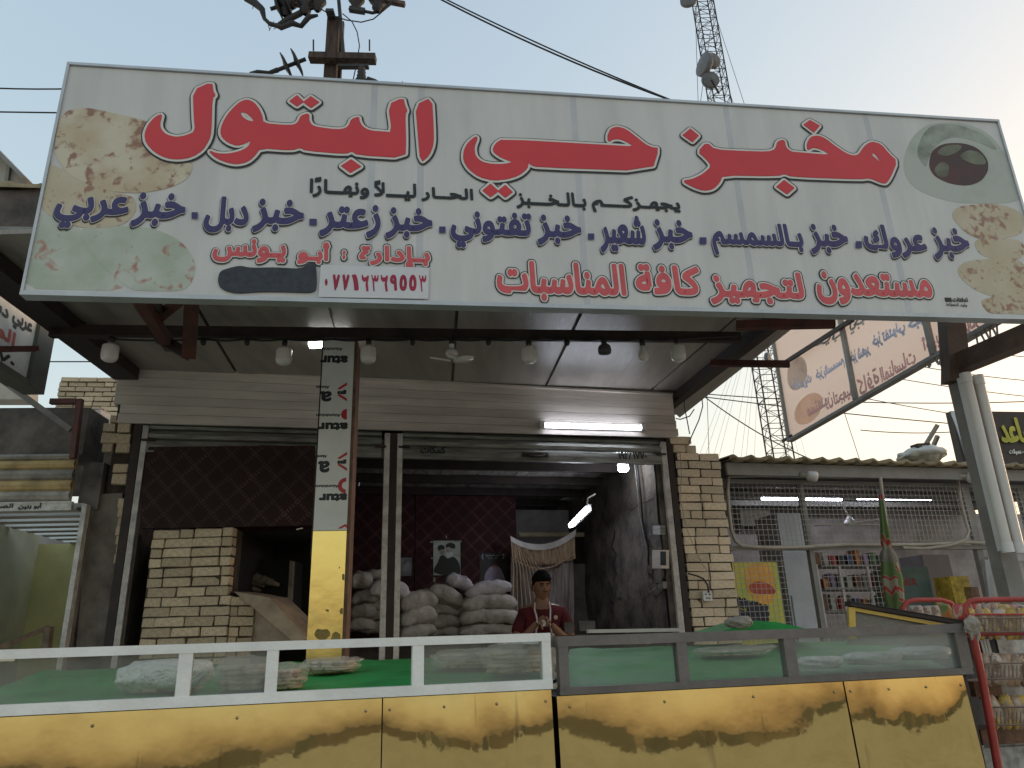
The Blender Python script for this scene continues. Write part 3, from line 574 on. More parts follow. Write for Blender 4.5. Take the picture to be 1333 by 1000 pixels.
mb = MB(); [mb.box(F, u + a - .008, u + a + .008, z + b - .006, z + b + .006, .0222, .025) for a, b in ((-.02, .015), (.02, .012), (-.012, -.02), (.014, -.022))]; mb.build('socket_hole', m_black, so_)
MB().tube([F.w(*F.q(x, y), .03) for x, y in ((894, 747), (905, 750), (914, 754), (919, 762), (921, 772))], .008, 6).build('plug_cable', m_cable, so_)
solo(MB().tube([F.w(*F.q(x, y), .02) for x, y in ((884, 588), (886, 620), (884, 650), (893, 690), (905, 718), (913, 735), (921, 745), (922, 768))], .0035, 5), 'wall_cable', M('grey cable', (.35, .33, .3), .6), 'thin grey cable running down the face of the yellow brick pier', 'cable')
# ================================================================== left pier between the two shops
lp = thing('plastered_pier', 'narrow dark plastered pier with broken brick edge between the bakery and the yellow room', 'brick pier', F.w(-2.6, 0, -.1))
ua, ub = F.q(110, 700)[0], F.q(148, 700)[0]
MB().prism(F, [F.q(95, 850), F.q(150, 850), F.q(157, 640), F.q(115, 642)], -.35, -.06).build('plaster_face', m_plas, lp)
for k in range(17):
    y0 = 648 + k * 12; uu = F.q(157.5 - (y0 - 640) * .075, y0)[0]; z = ZQ(150, y0)
    brick(lp, F, uu - .012 - rnd(0, .02), uu + .055, z - .075, z, -.045, .08)
for (x0, x1, y0, y1) in [(141, 153, 539, 548), (132, 149.5, 550, 560), (150.5, 169, 549, 561), (129, 169, 563, 575), (131, 146, 576, 587), (148, 168.5, 575.5, 587.5), (145, 166, 603, 614), (143, 164, 616, 629)]:
    q0 = F.q(x0, y1); q1 = F.q(x1, y0); brick(lp, F, q0[0], q1[0], q0[1], q1[1], -.03)
MB().prism(F, [F.q(133, 640), F.q(168, 640), F.q(172, 548), F.q(150, 545)], -.35, -.09).build('mortar_core', m_mortar, lp)
# ================================================================== oven (left bay)
O = Plane(250, 760, 6.12, -1)
ov = thing('brick_oven', 'yellow brick bread oven with dark mouth and sloping plaster hearth in the left bay', 'oven', O.w(0, .2, -.2))
oq = lambda x, y: O.q(x, y)
oz0, oz1 = .9, oq(250, 688)[1]; ou0, ou1 = oq(186, 700)[0], oq(303, 700)[0]
step = oq(280, 775)[1]
brick_field(ov, O, oq(185, 800)[0], ou1, step, oz1, -.0, H=.0775, L=.235, skip=None)
brick_field(ov, O, oq(185, 800)[0], oq(298.5, 800)[0] + .0, oz0, step - .002, .0, H=.0775, L=.235, phase=1)
MB().box(O, oq(185, 800)[0], ou1 - .006, oz0, oz1 - .01, -.22, -.014).build('mortar_core', m_mortar, ov)
# splayed brick cheek to the right of the lower wall
O2 = Plane(0, 0, 0, 30, org=O.w(oq(298.5, 800)[0] + .003, 0, .0)); 
brick_field(ov, O2, 0, .19, oz0, step - .01, .0, H=.0775, L=.16)
MB().box(O2, .006, .185, oz0, step - .02, -.1, -.014).build('mortar_core', m_mortar, ov)
m_hearth = M('floury hearth', (.36, .29, .21), .8, var=.25, scale=5, bump=.3)
h = MB(); hp = [(322, 776), (345, 792), (380, 832), (392, 845), (300, 850), (318, 800)]
h.prism(O.back(.12), [O.back(.12).q(*p) for p in hp], -.10, 0); h.build('hearth_slope', m_hearth, ov)
h = MB(); h.hexa([O.w(*O.q(303, 770), -.02), O.w(*O.q(350, 778), -.02), O.w(*O.q(398, 832), -.05), O.w(*O.q(380, 836), -.05)], [O.w(*O.q(303, 766), -.5), O.w(*O.q(350, 774), -.5), O.w(*O.q(405, 828), -.5), O.w(*O.q(380, 832), -.5)]); h.build('hearth_lip', m_hearth, ov)
# dark mouth chamber
m_soot_shade = M('soot and shade', (.012, .011, .010), .95, var=.3, bump=.3)
MB().box(O, ou1 - .02, oq(408, 700)[0] + .05, oz0, oz1 - .0, -1.1, -1.05).build('chamber_back', m_soot_shade, ov)
MB().box(O, ou1 - .03, ou1 - .008, oz0, oz1, -1.05, -.22).build('chamber_side', m_soot_shade, ov)
MB().box(O, ou1 - .02, oq(408, 700)[0] + .05, oz1 - .03, oz1, -1.05, -.25).build('chamber_top', m_soot_shade, ov)
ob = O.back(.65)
MB().prism(ob, [ob.q(324, 728), ob.q(381, 730), ob.q(379, 800), ob.q(324, 800)], -.3, -.02).build('inner_block', m_soot_shade, ov)
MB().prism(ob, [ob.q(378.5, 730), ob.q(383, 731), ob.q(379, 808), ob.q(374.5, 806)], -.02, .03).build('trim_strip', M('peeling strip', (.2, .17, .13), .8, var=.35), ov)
r_ = MB()
for k in range(7):
    x0, y0 = rnd(322, 350), rnd(752, 792); p = ob.w(*ob.q(x0, y0), .05); r_.add(*(lambda v, f: (v, f))([p + Vector((math.cos(t) * rnd(.05, .11), rnd(-.02, .02), math.sin(t) * rnd(.025, .05))) for t in [i * math.pi / 4 for i in range(8)]], [list(range(8))]), False)
    r_.tube([p + Vector((-.1, 0, -.02)), p + Vector((0, -.05, .02)), p + Vector((.12, 0, -.03))], .035, 7, rs=[.015, .04, .015])
rg = solo(r_, 'rag_heap', M('dirty rag', (.16, .13, .10), .9, var=.35, scale=12, bump=.5), 'heap of dirty rags lying in the dark oven mouth', 'rags')
# maroon board over the oven
bd = MB().prism(O.back(-.01), [O.back(-.01).q(184, 688), O.back(-.01).q(409, 684), O.back(-.01).q(409, 580), O.back(-.01).q(184, 582)], -.03, 0)
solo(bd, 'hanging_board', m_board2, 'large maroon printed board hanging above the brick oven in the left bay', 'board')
solo(MB().bar(O.w(*O.q(387, 690), .02), O.w(*O.q(395, 688), .02), .012, .008), 'tape_strip', m_siding, 'short pale tape strip at the lower right corner of the maroon board over the oven', 'tape')
# ================================================================== printed column
ku0, ku1 = K.q(410.5, 640)[0], K.q(455, 640)[0]
col = thing('clad_column', 'square column clad in printed protective film above and yellow mirror sheet below', 'column', K.w((ku0 + ku1) / 2, 0, -.12))
zy = K.q(433, 691)[1]
ku1b = K.q(453.5, 640)[0]
MB().box(K, ku0, ku1b, zy + .002, 3.46, -.25, 0).build('film_cladding', M('protective film', (.62, .61, .59), .35, var=.08, scale=3, bump=.06, bscale=8), col)
MB().box(K, ku0, ku1b, .0, zy - .002, -.25, .003).build('yellow_cladding', M('yellow mirror', (.95, .73, .24), .14, .8, var=.05, scale=2.5, bump=.10, bscale=5), col)
MB().box(K, ku1b + .001, ku1b + .022, 0, 3.46, -.24, -.004).build('timber_edge', M('brown board edge', (.20, .11, .07), .7, var=.3, scale=9), col)
MB().box(K, ku0 - .01, ku0 - .001, 1.9, 3.46, -.2, -.003).build('film_edge', m_dark, col)
fp, fr_ = MB(), MB(); Kf = K
def kw_(t, x0, x1, y0, y1, dst, rx=.004):      # print on the film stands upside down
    g_ = text_geo(t, True); v, f, e = g_; v = -v; signgeo((v, f, e), x0, x1, y0, y1, dst, rx)
def signgeo(g_, x0, x1, y0, y1, dst, rx):
    xm, ym = (x0 + x1) / 2, (y0 + y1) / 2; stamp(dst, K, fit(g_, K.q(x0, ym)[0], K.q(x1, ym)[0], K.q(xm, y1)[1], K.q(xm, y0)[1]), .0006, rx)
X = lambda cx: 395 + cx / 3.7; Y_ = lambda cy: 430 + cy / 3.7
for t, a, b, c, d in [('atur', 84, 210, 125, 158), ('atur', 70, 210, 448, 478), ('atur', 78, 206, 790, 820), ('a', 82, 132, 297, 340), ('a', 74, 122, 633, 682)]:
    kw_(t, X(a), min(X(b), 452), Y_(c), Y_(d), fp, .006)
for t, a, b, c, d in [('Aluminium', 64, 188, 84, 98), ('Aluminium', 62, 178, 403, 417), ('Aluminium', 60, 168, 745, 758), ('Alumin', 62, 124, 268, 281), ('Alumin', 60, 112, 602, 614)]:
    kw_(t, X(a), X(b), Y_(c), Y_(d), fp, .0014)
for c in (297, 632):
    kw_('gas', X(165), X(206), Y_(c - 8), Y_(c + 10), fp, .003)
    for s in (-1, 1):
        pts = [(210, c + s * 46), (163, c + s * 16), (174, c + s * 11), (210, c + s * 32)]
        q = [K.q(X(a), Y_(b)) for a, b in pts]; fr_.prism(K, q if s < 0 else q[::-1], .0002, .0012)
for c in (405, 748):
    ct = K.q(X(209 if c < 500 else 205), Y_(c)); R_ = .055 if c > 500 else .04; th = [math.pi / 2 + math.pi * i / 12 for i in range(13)]
    pts = [(ct[0] + math.cos(t) * R_, ct[1] + math.sin(t) * R_) for t in th] + [(ct[0] + math.cos(t) * R_ * (.5 if c > 500 else .05), ct[1] + math.sin(t) * R_ * (.5 if c > 500 else .05)) for t in th[::-1]]
    fr_.prism(K, pts, .0002, .0012)
q = [K.q(X(a), Y_(b)) for a, b in [(165, 955), (200, 933), (211, 940), (211, 955), (200, 945), (180, 956)]]; fr_.prism(K, q, .0002, .0012)
fp.build('film_lettering', m_black, col); fr_.build('film_logo', M('film red', (.45, .02, .035), .4, bump=0), col)
# light brown scuffs on the yellow sheet
sc_ = MB()
for x, y, a, b in [(446, 796, 6, 5), (447, 752, 3, 5), (426, 795, 3, 2), (442, 739, 1, 1), (450, 735, 1.5, 1.2), (420, 826, 9, 9), (437, 829, 8, 6)]:
    pts = chaikin([(lambda q: q)(K.q(x + math.cos(t) * a * rnd(.6, 1.3), y + math.sin(t) * b * rnd(.6, 1.3), .004)) for t in [i * math.pi / 4 for i in range(8)]]); pts = [(min(u, ku1b - .002), z) for u, z in pts]
    sc_.prism(K, pts, .0032, .0038)
sc_.build('scuff', M('ochre scuff', (.36, .25, .06), .5, var=.3, scale=20), col)
# ================================================================== lamp string
ls = []
cab_y = 445
Kc = K.back(-.06)
kp = lambda x, y: Kc.w(*Kc.q(x, y))
xs = [146, 265, 322, 371, 433, 480, 537, 588, 636, 688, 738, 786, 836, 881]
pts = []
for a, b in zip(xs, xs[1:]):
    for i in range(5): t = i / 5; pts.append(kp(a + (b - a) * t, 441.5 + 2.0 * math.sin(math.pi * t)))
pts.append(kp(881, 441.5)); pts.append(kp(960, 437))
solo(MB().tube(pts, .008, 6), 'lamp_cable', m_cable, 'black festoon cable strung along the dark cross beam under the canopy', 'cable')
m_screw = M('black socket', (.02, .02, .02), .5)
def bulb(kind, x, ytop, label, dy=0):
    t = thing('hanging_lamp' if kind != 'socket' else 'lamp_socket', label, 'lamp' if kind != 'socket' else 'lamp socket', kp(x, 452), 'lamps hanging from the festoon cable')
    p = kp(x, ytop)
    MB().lathe(p + Vector((0, 0, .012)), [(.0, 0), (.020, 0), (.022, -.02), (.019, -.045), (.0, -.045)] if kind != 'socket' else [(.0, 0), (.02, 0), (.022, -.03), (.013, -.05), (0, -.05)], n=12).build('socket', m_screw, t)
    b = p + Vector((0, 0, -.032))
    if kind == 'big': MB().lathe(b, [(0, 0), (.022, 0), (.03, -.012), (.052, -.022), (.056, -.03), (.056, -.10), (.050, -.122), (.035, -.135), (0, -.14)], n=20).build('bulb', m_bulb, t)
    if kind == 'dark': MB().lathe(b, [(0, 0), (.022, 0), (.046, -.02), (.050, -.05), (.046, -.075), (.03, -.085), (0, -.088)], n=18).build('bulb', M('smoked bulb', (.06, .055, .06), .3, bump=0), t)
    if kind == 'pear': MB().lathe(b, [(0, 0), (.014, 0), (.02, -.02), (.036, -.065), (.038, -.09), (.030, -.115), (.014, -.127), (0, -.13)], n=18).build('bulb', m_bulb, t)
    if kind == 'fan':
        MB().lathe(b + Vector((0, 0, .03)), [(0, 0), (.018, 0), (.018, -.06), (0, -.06)], n=12).build('stem', m_tubew, t)
        h_ = b + Vector((0, 0, -.065)); MB().lathe(h_ + Vector((0, .0, .03)), [(0, 0), (.034, -.01), (.048, -.04), (.034, -.07), (0, -.075)], n=16).build('lamp_head', m_bulb, t)
        for sx, sz, L_ in ((-1, 0, .15), (1, 0, .15), (0, -1, .075)):
            d = Vector((sx * math.cos(K.yaw), sx * math.sin(K.yaw), 0)) if sx else Vector((0, -1, 0)); s_ = d.cross(Vector((0, 0, 1)))
            ring = []; 
            for i in range(14):
                a = 2 * math.pi * i / 14; q = h_ + Vector((0, 0, -.045)) + d * (L_ * .56 + L_ * .5 * math.cos(a)) + s_ * .034 * math.sin(a) + Vector((0, 0, .012 * math.sin(a) + .012 * math.cos(a) * abs(sx))); ring.append(q)
            MB().add(ring + [r - Vector((0, 0, .014)) for r in ring], [list(range(14)), list(range(14, 28))[::-1]] + [[i, (i + 1) % 14, (i + 1) % 14 + 14, i + 14] for i in range(14)], True).build('lamp_blade', m_bulb, t)
    return t
for kind, x, y, l in [('big', 146, 441, 'frosted cylindrical bulb at the left end of the festoon, nearest the left canopy edge'), ('socket', 265, 443, 'empty black lamp socket just right of the red oxide sign bracket'),
    ('socket', 322, 443, 'empty black lamp socket between the sign bracket and the frosted bulb left of the column'), ('big', 371, 446, 'frosted cylindrical bulb hanging just left of the printed column'),
    ('big', 480, 444, 'frosted cylindrical bulb hanging just right of the printed column'), ('socket', 537, 443, 'empty black lamp socket left of the white four petal lamp'),
    ('fan', 588, 443, 'white four petal folding lamp shaped like a small fan'), ('socket', 636, 443, 'empty black lamp socket right of the white four petal lamp'),
    ('big', 688, 445, 'frosted cylindrical bulb hanging above the left end of the lit tube lamp'), ('socket', 738, 444, 'empty black lamp socket left of the small smoked bulb'),
    ('dark', 786, 443, 'short smoked grey bulb on the festoon cable'), ('pear', 836, 445, 'slim pear shaped bulb between the smoked bulb and the last frosted bulb'),
    ('big', 881, 443, 'frosted cylindrical bulb at the right end of the festoon cable')]:
    bulb(kind, x, y, l)
# ================================================================== lit lamps
m_lit = lamp_mat('lit tube', (.80, .86, 1.0), 13); m_lit2 = lamp_mat('lit tube far', (.78, .84, 1.0), 34); m_litb = lamp_mat('lit bulb', (.85, .9, 1.0), 32)
t = thing('tube_lamp', 'bright lit tube lamp fixed to the siding box over the right bay', 'tube lamp', F.w(*F.q(770, 560), .03))
a, b = F.q(709, 553, .04), F.q(834, 556.5, .04)
MB().bar(F.w(a[0] - .02, a[1], .012), F.w(b[0] + .02, b[1], .012), .02, .055).build('lamp_housing', m_tubew, t)
MB().tube([F.w(a[0], a[1] - .002, .045), F.w(b[0], b[1] - .002, .045)], .021, 10).build('lit_tube', m_lit, t)
for q_, s in ((a, -1), (b, 1)): MB().bar(F.w(q_[0] + s * .002, q_[1], .035), F.w(q_[0] + s * .05, q_[1], .035), .055, .06).build('end_cap', m_tubew, t)
t = thing('tube_lamp', 'short lit tube lamp slanting on the sooty right wall inside the bakery', 'tube lamp', onW(755, 675, .1))
p, q = at(743, 684, 8.1), at(764, 663, 7.6)
MB().tube([p, q], .026, 8).build('lit_tube', m_lit2, t); MB().bar(p + Vector((.03, .03, .02)), q + Vector((.03, .03, .02)), .04, .07).build('lamp_housing', m_tubew, t)
MB().tube([q, q + Vector((.02, .02, .12)), q + Vector((.10, .03, .16))], .008, 5).build('lamp_wire', m_tubew, t)
t = thing('bulb_lamp', 'bright lit square bulb under the right shutter inside the bakery', 'lamp', at(811, 608, 7.5))
p = at(811, 606, 7.45); MB().lathe(p, [(0, .04), (.045, .035), (.055, .01), (.055, -.045), (.045, -.06), (0, -.062)], n=14).build('bulb', m_litb, t); MB().tube([p + Vector((0, 0, .035)), p + Vector((0, 0, .30))], .02, 8).build('socket', m_tubew, t)
t = thing('bulb_lamp', 'small lit white lamp half hidden behind the top of the printed column', 'lamp', at(408, 447, 5.4))
p = at(404, 449, 5.42); MB().bar(p + Vector((-.01, 0, 0)), p + Vector((.30, .03, 0)), .08, .03).build('lamp_body', lamp_mat('dim lit lamp', (.95, .95, .9), 6), t); MB().bar(p + Vector((.14, 0, .017)), p + Vector((.14, 0, .21)), .03).build('lamp_stem', m_tubew, t)
# ================================================================== right wall fittings
def wall_item(name, x0, x1, y0, y1, mat, label, cat, d=.05, extra=None):
    t = thing(name, label, cat, onW((x0 + x1) / 2, y1, .03)); a, b, c, e_ = onW(x0, y0, .01), onW(x1, y0, .01), onW(x1, y1, .01), onW(x0, y1, .01)
    MB().hexa([a, b, c, e_], [v + WN * d for v in (a, b, c, e_)]).build('case', mat, t); return t
t = wall_item('meter_box', 859, 871, 716, 740, m_siding, 'white meter box with dark window on the sooty right wall', 'meter box', .08)
a, b, c, e_ = [onW(x, y, .092) for x, y in ((860, 718), (867, 718), (867, 736), (860, 736))]; MB().hexa([a, b, c, e_], [v + WN * .004 for v in (a, b, c, e_)]).build('meter_window', m_black, t)
wall_item('junction_box', 856, 866, 684, 696, m_galv, 'small white junction box above the meter box on the sooty wall', 'junction box', .05)
wall_item('socket_box', 861, 868, 757, 766, m_galv, 'small white socket below the meter box on the sooty wall', 'socket', .04)
wall_item('switch_box', 806, 811, 769, 778, m_galv, 'tiny white switch box low on the middle of the sooty wall', 'switch', .03)
wall_item('switch_plate', 758, 762, 762, 776, m_siding, 'narrow grey plate low on the sooty wall beside the hanging curtain', 'plate', .02)
solo(MB().tube([onW(x, y, .04) for x, y in ((826, 605), (830, 640), (832, 670), (838, 695), (842, 715), (845, 742), (843, 762), (846, 772), (856, 764), (862, 760))], .006, 6), 'wall_cable', m_galv, 'pale cable looping down the sooty wall to the lower socket', 'cable')
solo(MB().tube([onW(x, y, .04) for x, y in ((829, 605), (834, 645), (836, 675), (840, 700), (844, 712), (844, 745), (850, 757), (860, 760), (866, 750), (867, 742))], .011, 6), 'wall_cable', m_cable, 'thick black cable running down the sooty wall behind the meter box', 'cable')
# ================================================================== hanging curtain
def cloth(pl, corners, nx, nz, fold, freq, mat, name, label, cat, dy=0, thick=.004, sagtop=0, keep=0):
    (xl, yt), (xr_, yt2), (xr2, yb2), (xl2, yb) = corners; vs = []
    for j in range(nz + 1):
        for i in range(nx + 1):
            s, t_ = i / nx, j / nz; x = (xl + (xr_ - xl) * s) * (1 - t_) + (xl2 + (xr2 - xl2) * s) * t_; y = (yt + (yt2 - yt) * s) * (1 - t_) + (yb + (yb2 - yb) * s) * t_
            y += sagtop * 4 * s * (1 - s) * (1 - t_ * (1 - keep)); u_, z_ = pl.q(x, y); o = fold * (math.sin(s * freq + 1.3 * math.sin(t_ * 3)) + .5 * math.sin(s * freq * 2.3 + t_ * 4)) * (.35 + .65 * t_)
            vs.append(pl.w(u_, z_, dy + o))
    n = (nx + 1); fs = [[j * n + i, j * n + i + 1, (j + 1) * n + i + 1, (j + 1) * n + i] for j in range(nz) for i in range(nx)]
    return MB().add(vs, fs, True)
BC = BK.back(-.28)
ct = thing('hanging_curtain', 'old beige and grey curtain hung on a sagging cord behind the baker', 'curtain', BC.w(*BC.q(705, 825)))
m_cur1 = M('beige curtain', (.68, .50, .34), .9, var=.25, scale=5, bump=.3, stretch=(6, 6, .6)); m_cur2 = M('grey curtain', (.34, .31, .30), .9, var=.35, scale=3, bump=.3, stretch=(5, 5, .7), col2=(.13, .07, .06))
cloth(BC, [(663, 703), (746, 697), (747, 728), (668, 728)], 70, 10, .035, 52, m_cur1, '', '', '', .05, sagtop=15, keep=.5).build('upper_drape', m_cur1, ct)
cloth(BC, [(665, 712), (746, 708), (748, 832), (662, 832)], 60, 16, .035, 30, m_cur2, '', '', '', 0, sagtop=13).build('lower_drape', m_cur2, ct)
cloth(BC, [(662, 699), (747, 690), (746, 699), (663, 706)], 40, 3, .006, 20, m_sackw, '', '', '', .09, sagtop=15, keep=1).build('top_hem', M('white hem', (.8, .76, .74), .8), ct)
for k in range(9):
    x0 = 663.5 + k * 2.0; MB().tube([BC.w(*BC.q(x0, 702 + k), .07), BC.w(*BC.q(x0 + 3 + k * 2.0, 740), .08), BC.w(*BC.q(x0 + 2 + k * 4.5, 800), .06)], .009, 5).build('fringe_strand', m_cur1, ct)
MB().tube([BC.w(*BC.q(664 + i * 8.2, 728 + 16 * math.sin(math.pi * i / 10) ** 1 - i * .6), .075) for i in range(11)], .008, 5).build('drape_cord', m_cur1, ct)
# ================================================================== posters on the rear boards
def quad(pl, x0, x1, y0, y1, o0, o1): a = pl.q(x0, y1); b = pl.q(x1, y0); return MB().box(pl, a[0], b[0], a[1], b[1], o0, o1)
def bl(pl, pts, o0, o1, n=2): return MB().prism(pl, chaikin([pl.q(*p) for p in pts], n), o0, o1)
Gc = lambda x, y: (540 + x / 10, 690 + y / 10)
t = thing('wall_poster', 'black and white poster of two bearded seated men taped to the maroon boards', 'poster', BK.w(*BK.q(580, 750), .01))
quad(BK, 564, 599, 704, 749, .002, .008).build('poster_sheet', M('grey poster', (.55, .60, .54), .5, var=.2, scale=6, bump=0), t)
bl(BK, [Gc(*p) for p in [(240, 560), (250, 500), (300, 420), (330, 330), (380, 330), (420, 380), (500, 340), (560, 400), (590, 480), (590, 590), (420, 600)]], .0085, .0095).build('printed_robe', M('dark print', (.015, .022, .016), .5), t)
bl(BK, [Gc(*p) for p in [(290, 240), (310, 200), (360, 195), (395, 230), (370, 260), (340, 250), (320, 280)]], .0115, .0125).build('printed_hair', m_black, t)
bl(BK, [Gc(*p) for p in [(310, 255), (340, 240), (375, 250), (388, 290), (365, 325), (330, 320)]], .0097, .0107).build('printed_face', M('print grey face', (.40, .36, .30), .5, var=.25, scale=40, bump=0), t)
bl(BK, [Gc(*p) for p in [(395, 220), (410, 180), (470, 165), (530, 190), (520, 250), (480, 240), (420, 235)]], .0117, .0127).build('printed_turban', m_black, t)
bl(BK, [Gc(*p) for p in [(400, 240), (430, 220), (465, 228), (475, 270), (450, 300), (410, 290)]], .0118, .0128).build('printed_face', M('print grey face two', (.50, .46, .40), .5, var=.25, scale=40, bump=0), t)
bl(BK, [Gc(*p) for p in [(395, 300), (420, 290), (470, 285), (500, 300), (480, 345), (440, 372), (405, 345)]], .0098, .0112).build('printed_beard', M('print white', (.75, .74, .72), .5, bump=0), t)
for x0, x1, y0 in ((560, 566, 705), (591, 601, 704), (591, 599, 722.5), (561, 565, 726), (564, 566.5, 752)): quad(BK, x0, x1, y0, y0 + (1.8 if y0 < 740 else 6), .0085, .0105).build('tape', M('tape', (.42, .40, .34), .5, bump=0), t)
t = thing('wall_poster', 'dark poster with black title strip and pale lavender bag picture beside the curtain', 'poster', BK.w(*BK.q(642, 775), .01))
quad(BK, 625, 659, 720, 775, .002, .006).build('poster_sheet', M('charcoal poster', (.035, .032, .034), .5, var=.3, bump=0), t)
quad(BK, 625.5, 658, 720.5, 728.5, .0063, .008).build('title_strip', m_black, t)
mb = MB(); signword('خبز للجميع', 632, 651, 721.5, 725, mb, .0086, .0015, pl=BK); signword('كل يوم', 635, 648, 725.6, 727.6, mb, .0086, .0008, pl=BK)
for s, x in ((-1, 628.5), (1, 654.5)):
    mb.add([BK.w(*BK.q(x + s * a, b), .0088) for a, b in ((-1, 721.5), (.6, 721.5), (2, 724.8), (.6, 728), (-1, 728), (.6, 724.8))], [[0, 1, 2, 5], [5, 2, 3, 4]])
mb.build('poster_lettering', M('pale grey print', (.35, .35, .35), .5, bump=0), t)
bl(BK, [(630, 760), (631, 747), (636, 740), (640, 737), (648, 737), (652, 741), (656, 750), (659, 760), (655, 768), (634, 768)], .0065, .0085, 1).build('printed_bag', M('lavender print', (.42, .36, .50), .6, var=.15, scale=12, bump=0), t)
bl(BK, [(640, 736), (648, 736), (648.5, 738.5), (640, 738.5)], .009, .0105, 1).build('printed_tie', M('orange print', (.5, .22, .14), .6, bump=0), t)
t = thing('wall_poster', 'small pale photo print on the maroon boards just right of the centre post', 'poster', BK.w(*BK.q(530, 750), .01))
quad(BK, 519, 536, 726, 750, .002, .006).build('poster_sheet', M('pale grey poster', (.24, .24, .25), .5, var=.3, scale=9, bump=0), t)
bl(BK, [(524, 744), (527, 735), (532, 730), (533, 738), (530, 744)], .0063, .0085, 1).build('printed_figure', M('print white b', (.42, .42, .42), .5, bump=0), t)
solo(MB().tube([BK.w(*BK.q(581, 701), .01), BK.w(*BK.q(580.5, 698), .03)], .006, 5), 'poster_hook', m_tubew, 'tiny bright hook above the poster of two bearded men', 'hook')
# ================================================================== flour sacks
def sack_mesh(L, H, D, seed, droop=0., mat=m_sack):
    random.seed(seed); sd = Vector((seed * 1.7, seed * .9, seed * 2.3)); nu, nv = 30, 24; vs = []
    for i in range(nu + 1):
        s = -1 + 2 * i / nu; a_s = abs(s); e = (1 - a_s ** 6) ** .42 if a_s < 1 else 0; e = max(e, .13)
        for k in range(nv):
            a = 2 * math.pi * k / nv; ca, sa = math.cos(a), math.sin(a); y = math.copysign(abs(ca) ** .62, ca) * D / 2 * (.82 + .18 * e); z = math.copysign(abs(sa) ** .55, sa) * H / 2 * e * (1 - .10 * a_s)
            p = Vector((s * L / 2 * (1 + .05 * abs(ca) ** 3 * a_s ** 5), y, z)); big = noise.noise(p * 4.5 + sd); cr = abs(noise.noise(Vector((p.x * 9, p.y * 7, p.z * 16)) + sd)); fan = math.sin(a * 9 + seed) * .010 * a_s ** 4
            p += Vector((0, ca, sa)) * (big * .030 - cr * .034 + fan); p.z -= droop * a_s ** 3 * H * .8 + .03 * big * (1 - a_s); vs.append(p)
    fs = [[i * nv + k, i * nv + (k + 1) % nv, (i + 1) * nv + (k + 1) % nv, (i + 1) * nv + k] for i in range(nu) for k in range(nv)]
    fs += [list(range(nv))[::-1], list(range(nu * nv, nu * nv + nv))]
    return vs, fs
def sack(px, py, wpx, hpx, Y, rot, label, mat=m_sack, droop=.15, printed_=None):
    c = at(px, py, Y); k = (c - Vector(CAM)).dot(Vector(-RM[:, 2] * 1.0)) if 0 else Y * 1.03; L = wpx * k / 965 * 1.06; H = hpx * k / 965 * 1.16
    o = tag(None or bpy.data.objects.new('flour_sack', None), label, 'sack', 'flour sacks stacked in the bakery'); 
    vs, fs = sack_mesh(L, H, .42, int(px * 7 + py), droop); mb = MB().add(vs, fs, True); bpy.data.objects.remove(o)
    ob_ = mb.build('flour_sack', mat); ob_.location = c; ob_.rotation_euler = (rnd(-.05, .05), math.radians(rot), F.yaw + rnd(-.06, .06)); tag(ob_, label, 'sack', 'flour sacks stacked in the bakery')
    return ob_
G3 = lambda x, y: (450 + x / 4.3, 640 + y / 4.3)
m_print_s = M('printed white sack', (.46, .43, .46), .7, var=.2, scale=14, bump=.5, bscale=26, col2=(.06, .07, .13), thr=(.33, .40))
sk = [  # crop x, y, w, h, Y, tilt, label
 (790, 775, 285, 66, 8.0, 0, 'flour sack at the very bottom of the neat right stack beside the baker', m_sack),
 (795, 700, 285, 84, 8.0, 1, 'flour sack second from the bottom of the neat right stack', m_sack),
 (785, 622, 268, 90, 8.0, -2, 'flour sack third from the bottom of the neat right stack', m_sack),
 (785, 545, 225, 78, 8.0, -9, 'flour sack with faded dark print on top of the neat right stack', m_print_s),
 (630, 515, 140, 78, 8.05, 24, 'white printed flour sack tilted on the very top of the middle heap', m_print_s),
 (560, 582, 175, 88, 8.0, 26, 'slanting flour sack just under the white printed top sack', m_sack),
 (545, 655, 150, 76, 8.1, 6, 'flour sack in the middle heap two below the printed top sack', m_sack),
 (550, 725, 150, 68, 8.05, 2, 'flour sack near the bottom of the middle heap', m_sack),
 (555, 785, 160, 60, 8.1, 0, 'lowest visible flour sack of the middle heap', m_sack),
 (405, 612, 175, 100, 7.95, -8, 'top flour sack of the stack right of the centre post', m_sack),
 (400, 702, 170, 92, 7.9, -10, 'second flour sack of the stack right of the centre post', m_sack),
 (395, 780, 165, 70, 7.9, -8, 'lowest flour sack of the stack right of the centre post', m_sack),
 (245, 550, 185, 90, 7.9, 5, 'flour sack on top of the pile directly behind the centre post', m_sackw),
 (215, 628, 120, 80, 8.0, 0, 'second flour sack of the pile directly behind the centre post', m_sack),
 (200, 697, 140, 72, 8.0, -4, 'third flour sack of the pile directly behind the centre post', m_sack),
 (200, 765, 160, 72, 8.0, 0, 'lowest flour sack of the pile directly behind the centre post', m_sack),
 (160, 480, 120, 62, 8.1, 4, 'topmost flour sack left of the centre post', m_sack),
 (85, 500, 110, 90, 7.9, 10, 'upper flour sack close to the right edge of the column', m_sack),
 (100, 595, 125, 82, 7.9, -5, 'flour sack second from top beside the right edge of the column', m_sack),
 (95, 672, 125, 76, 7.9, -4, 'flour sack third from top beside the right edge of the column', m_sack),
 (90, 745, 130, 76, 7.9, 4, 'flour sack lowest beside the right edge of the column', m_sack),
 (-170, 620, 100, 80, 7.6, 0, 'upper flour sack peeping out left of the yellow column face', m_sack),
 (-170, 700, 100, 76, 7.6, 5, 'middle flour sack peeping out left of the yellow column face', m_sack),
 (-170, 775, 100, 76, 7.6, 0, 'lowest flour sack peeping out left of the yellow column face', m_sack)]
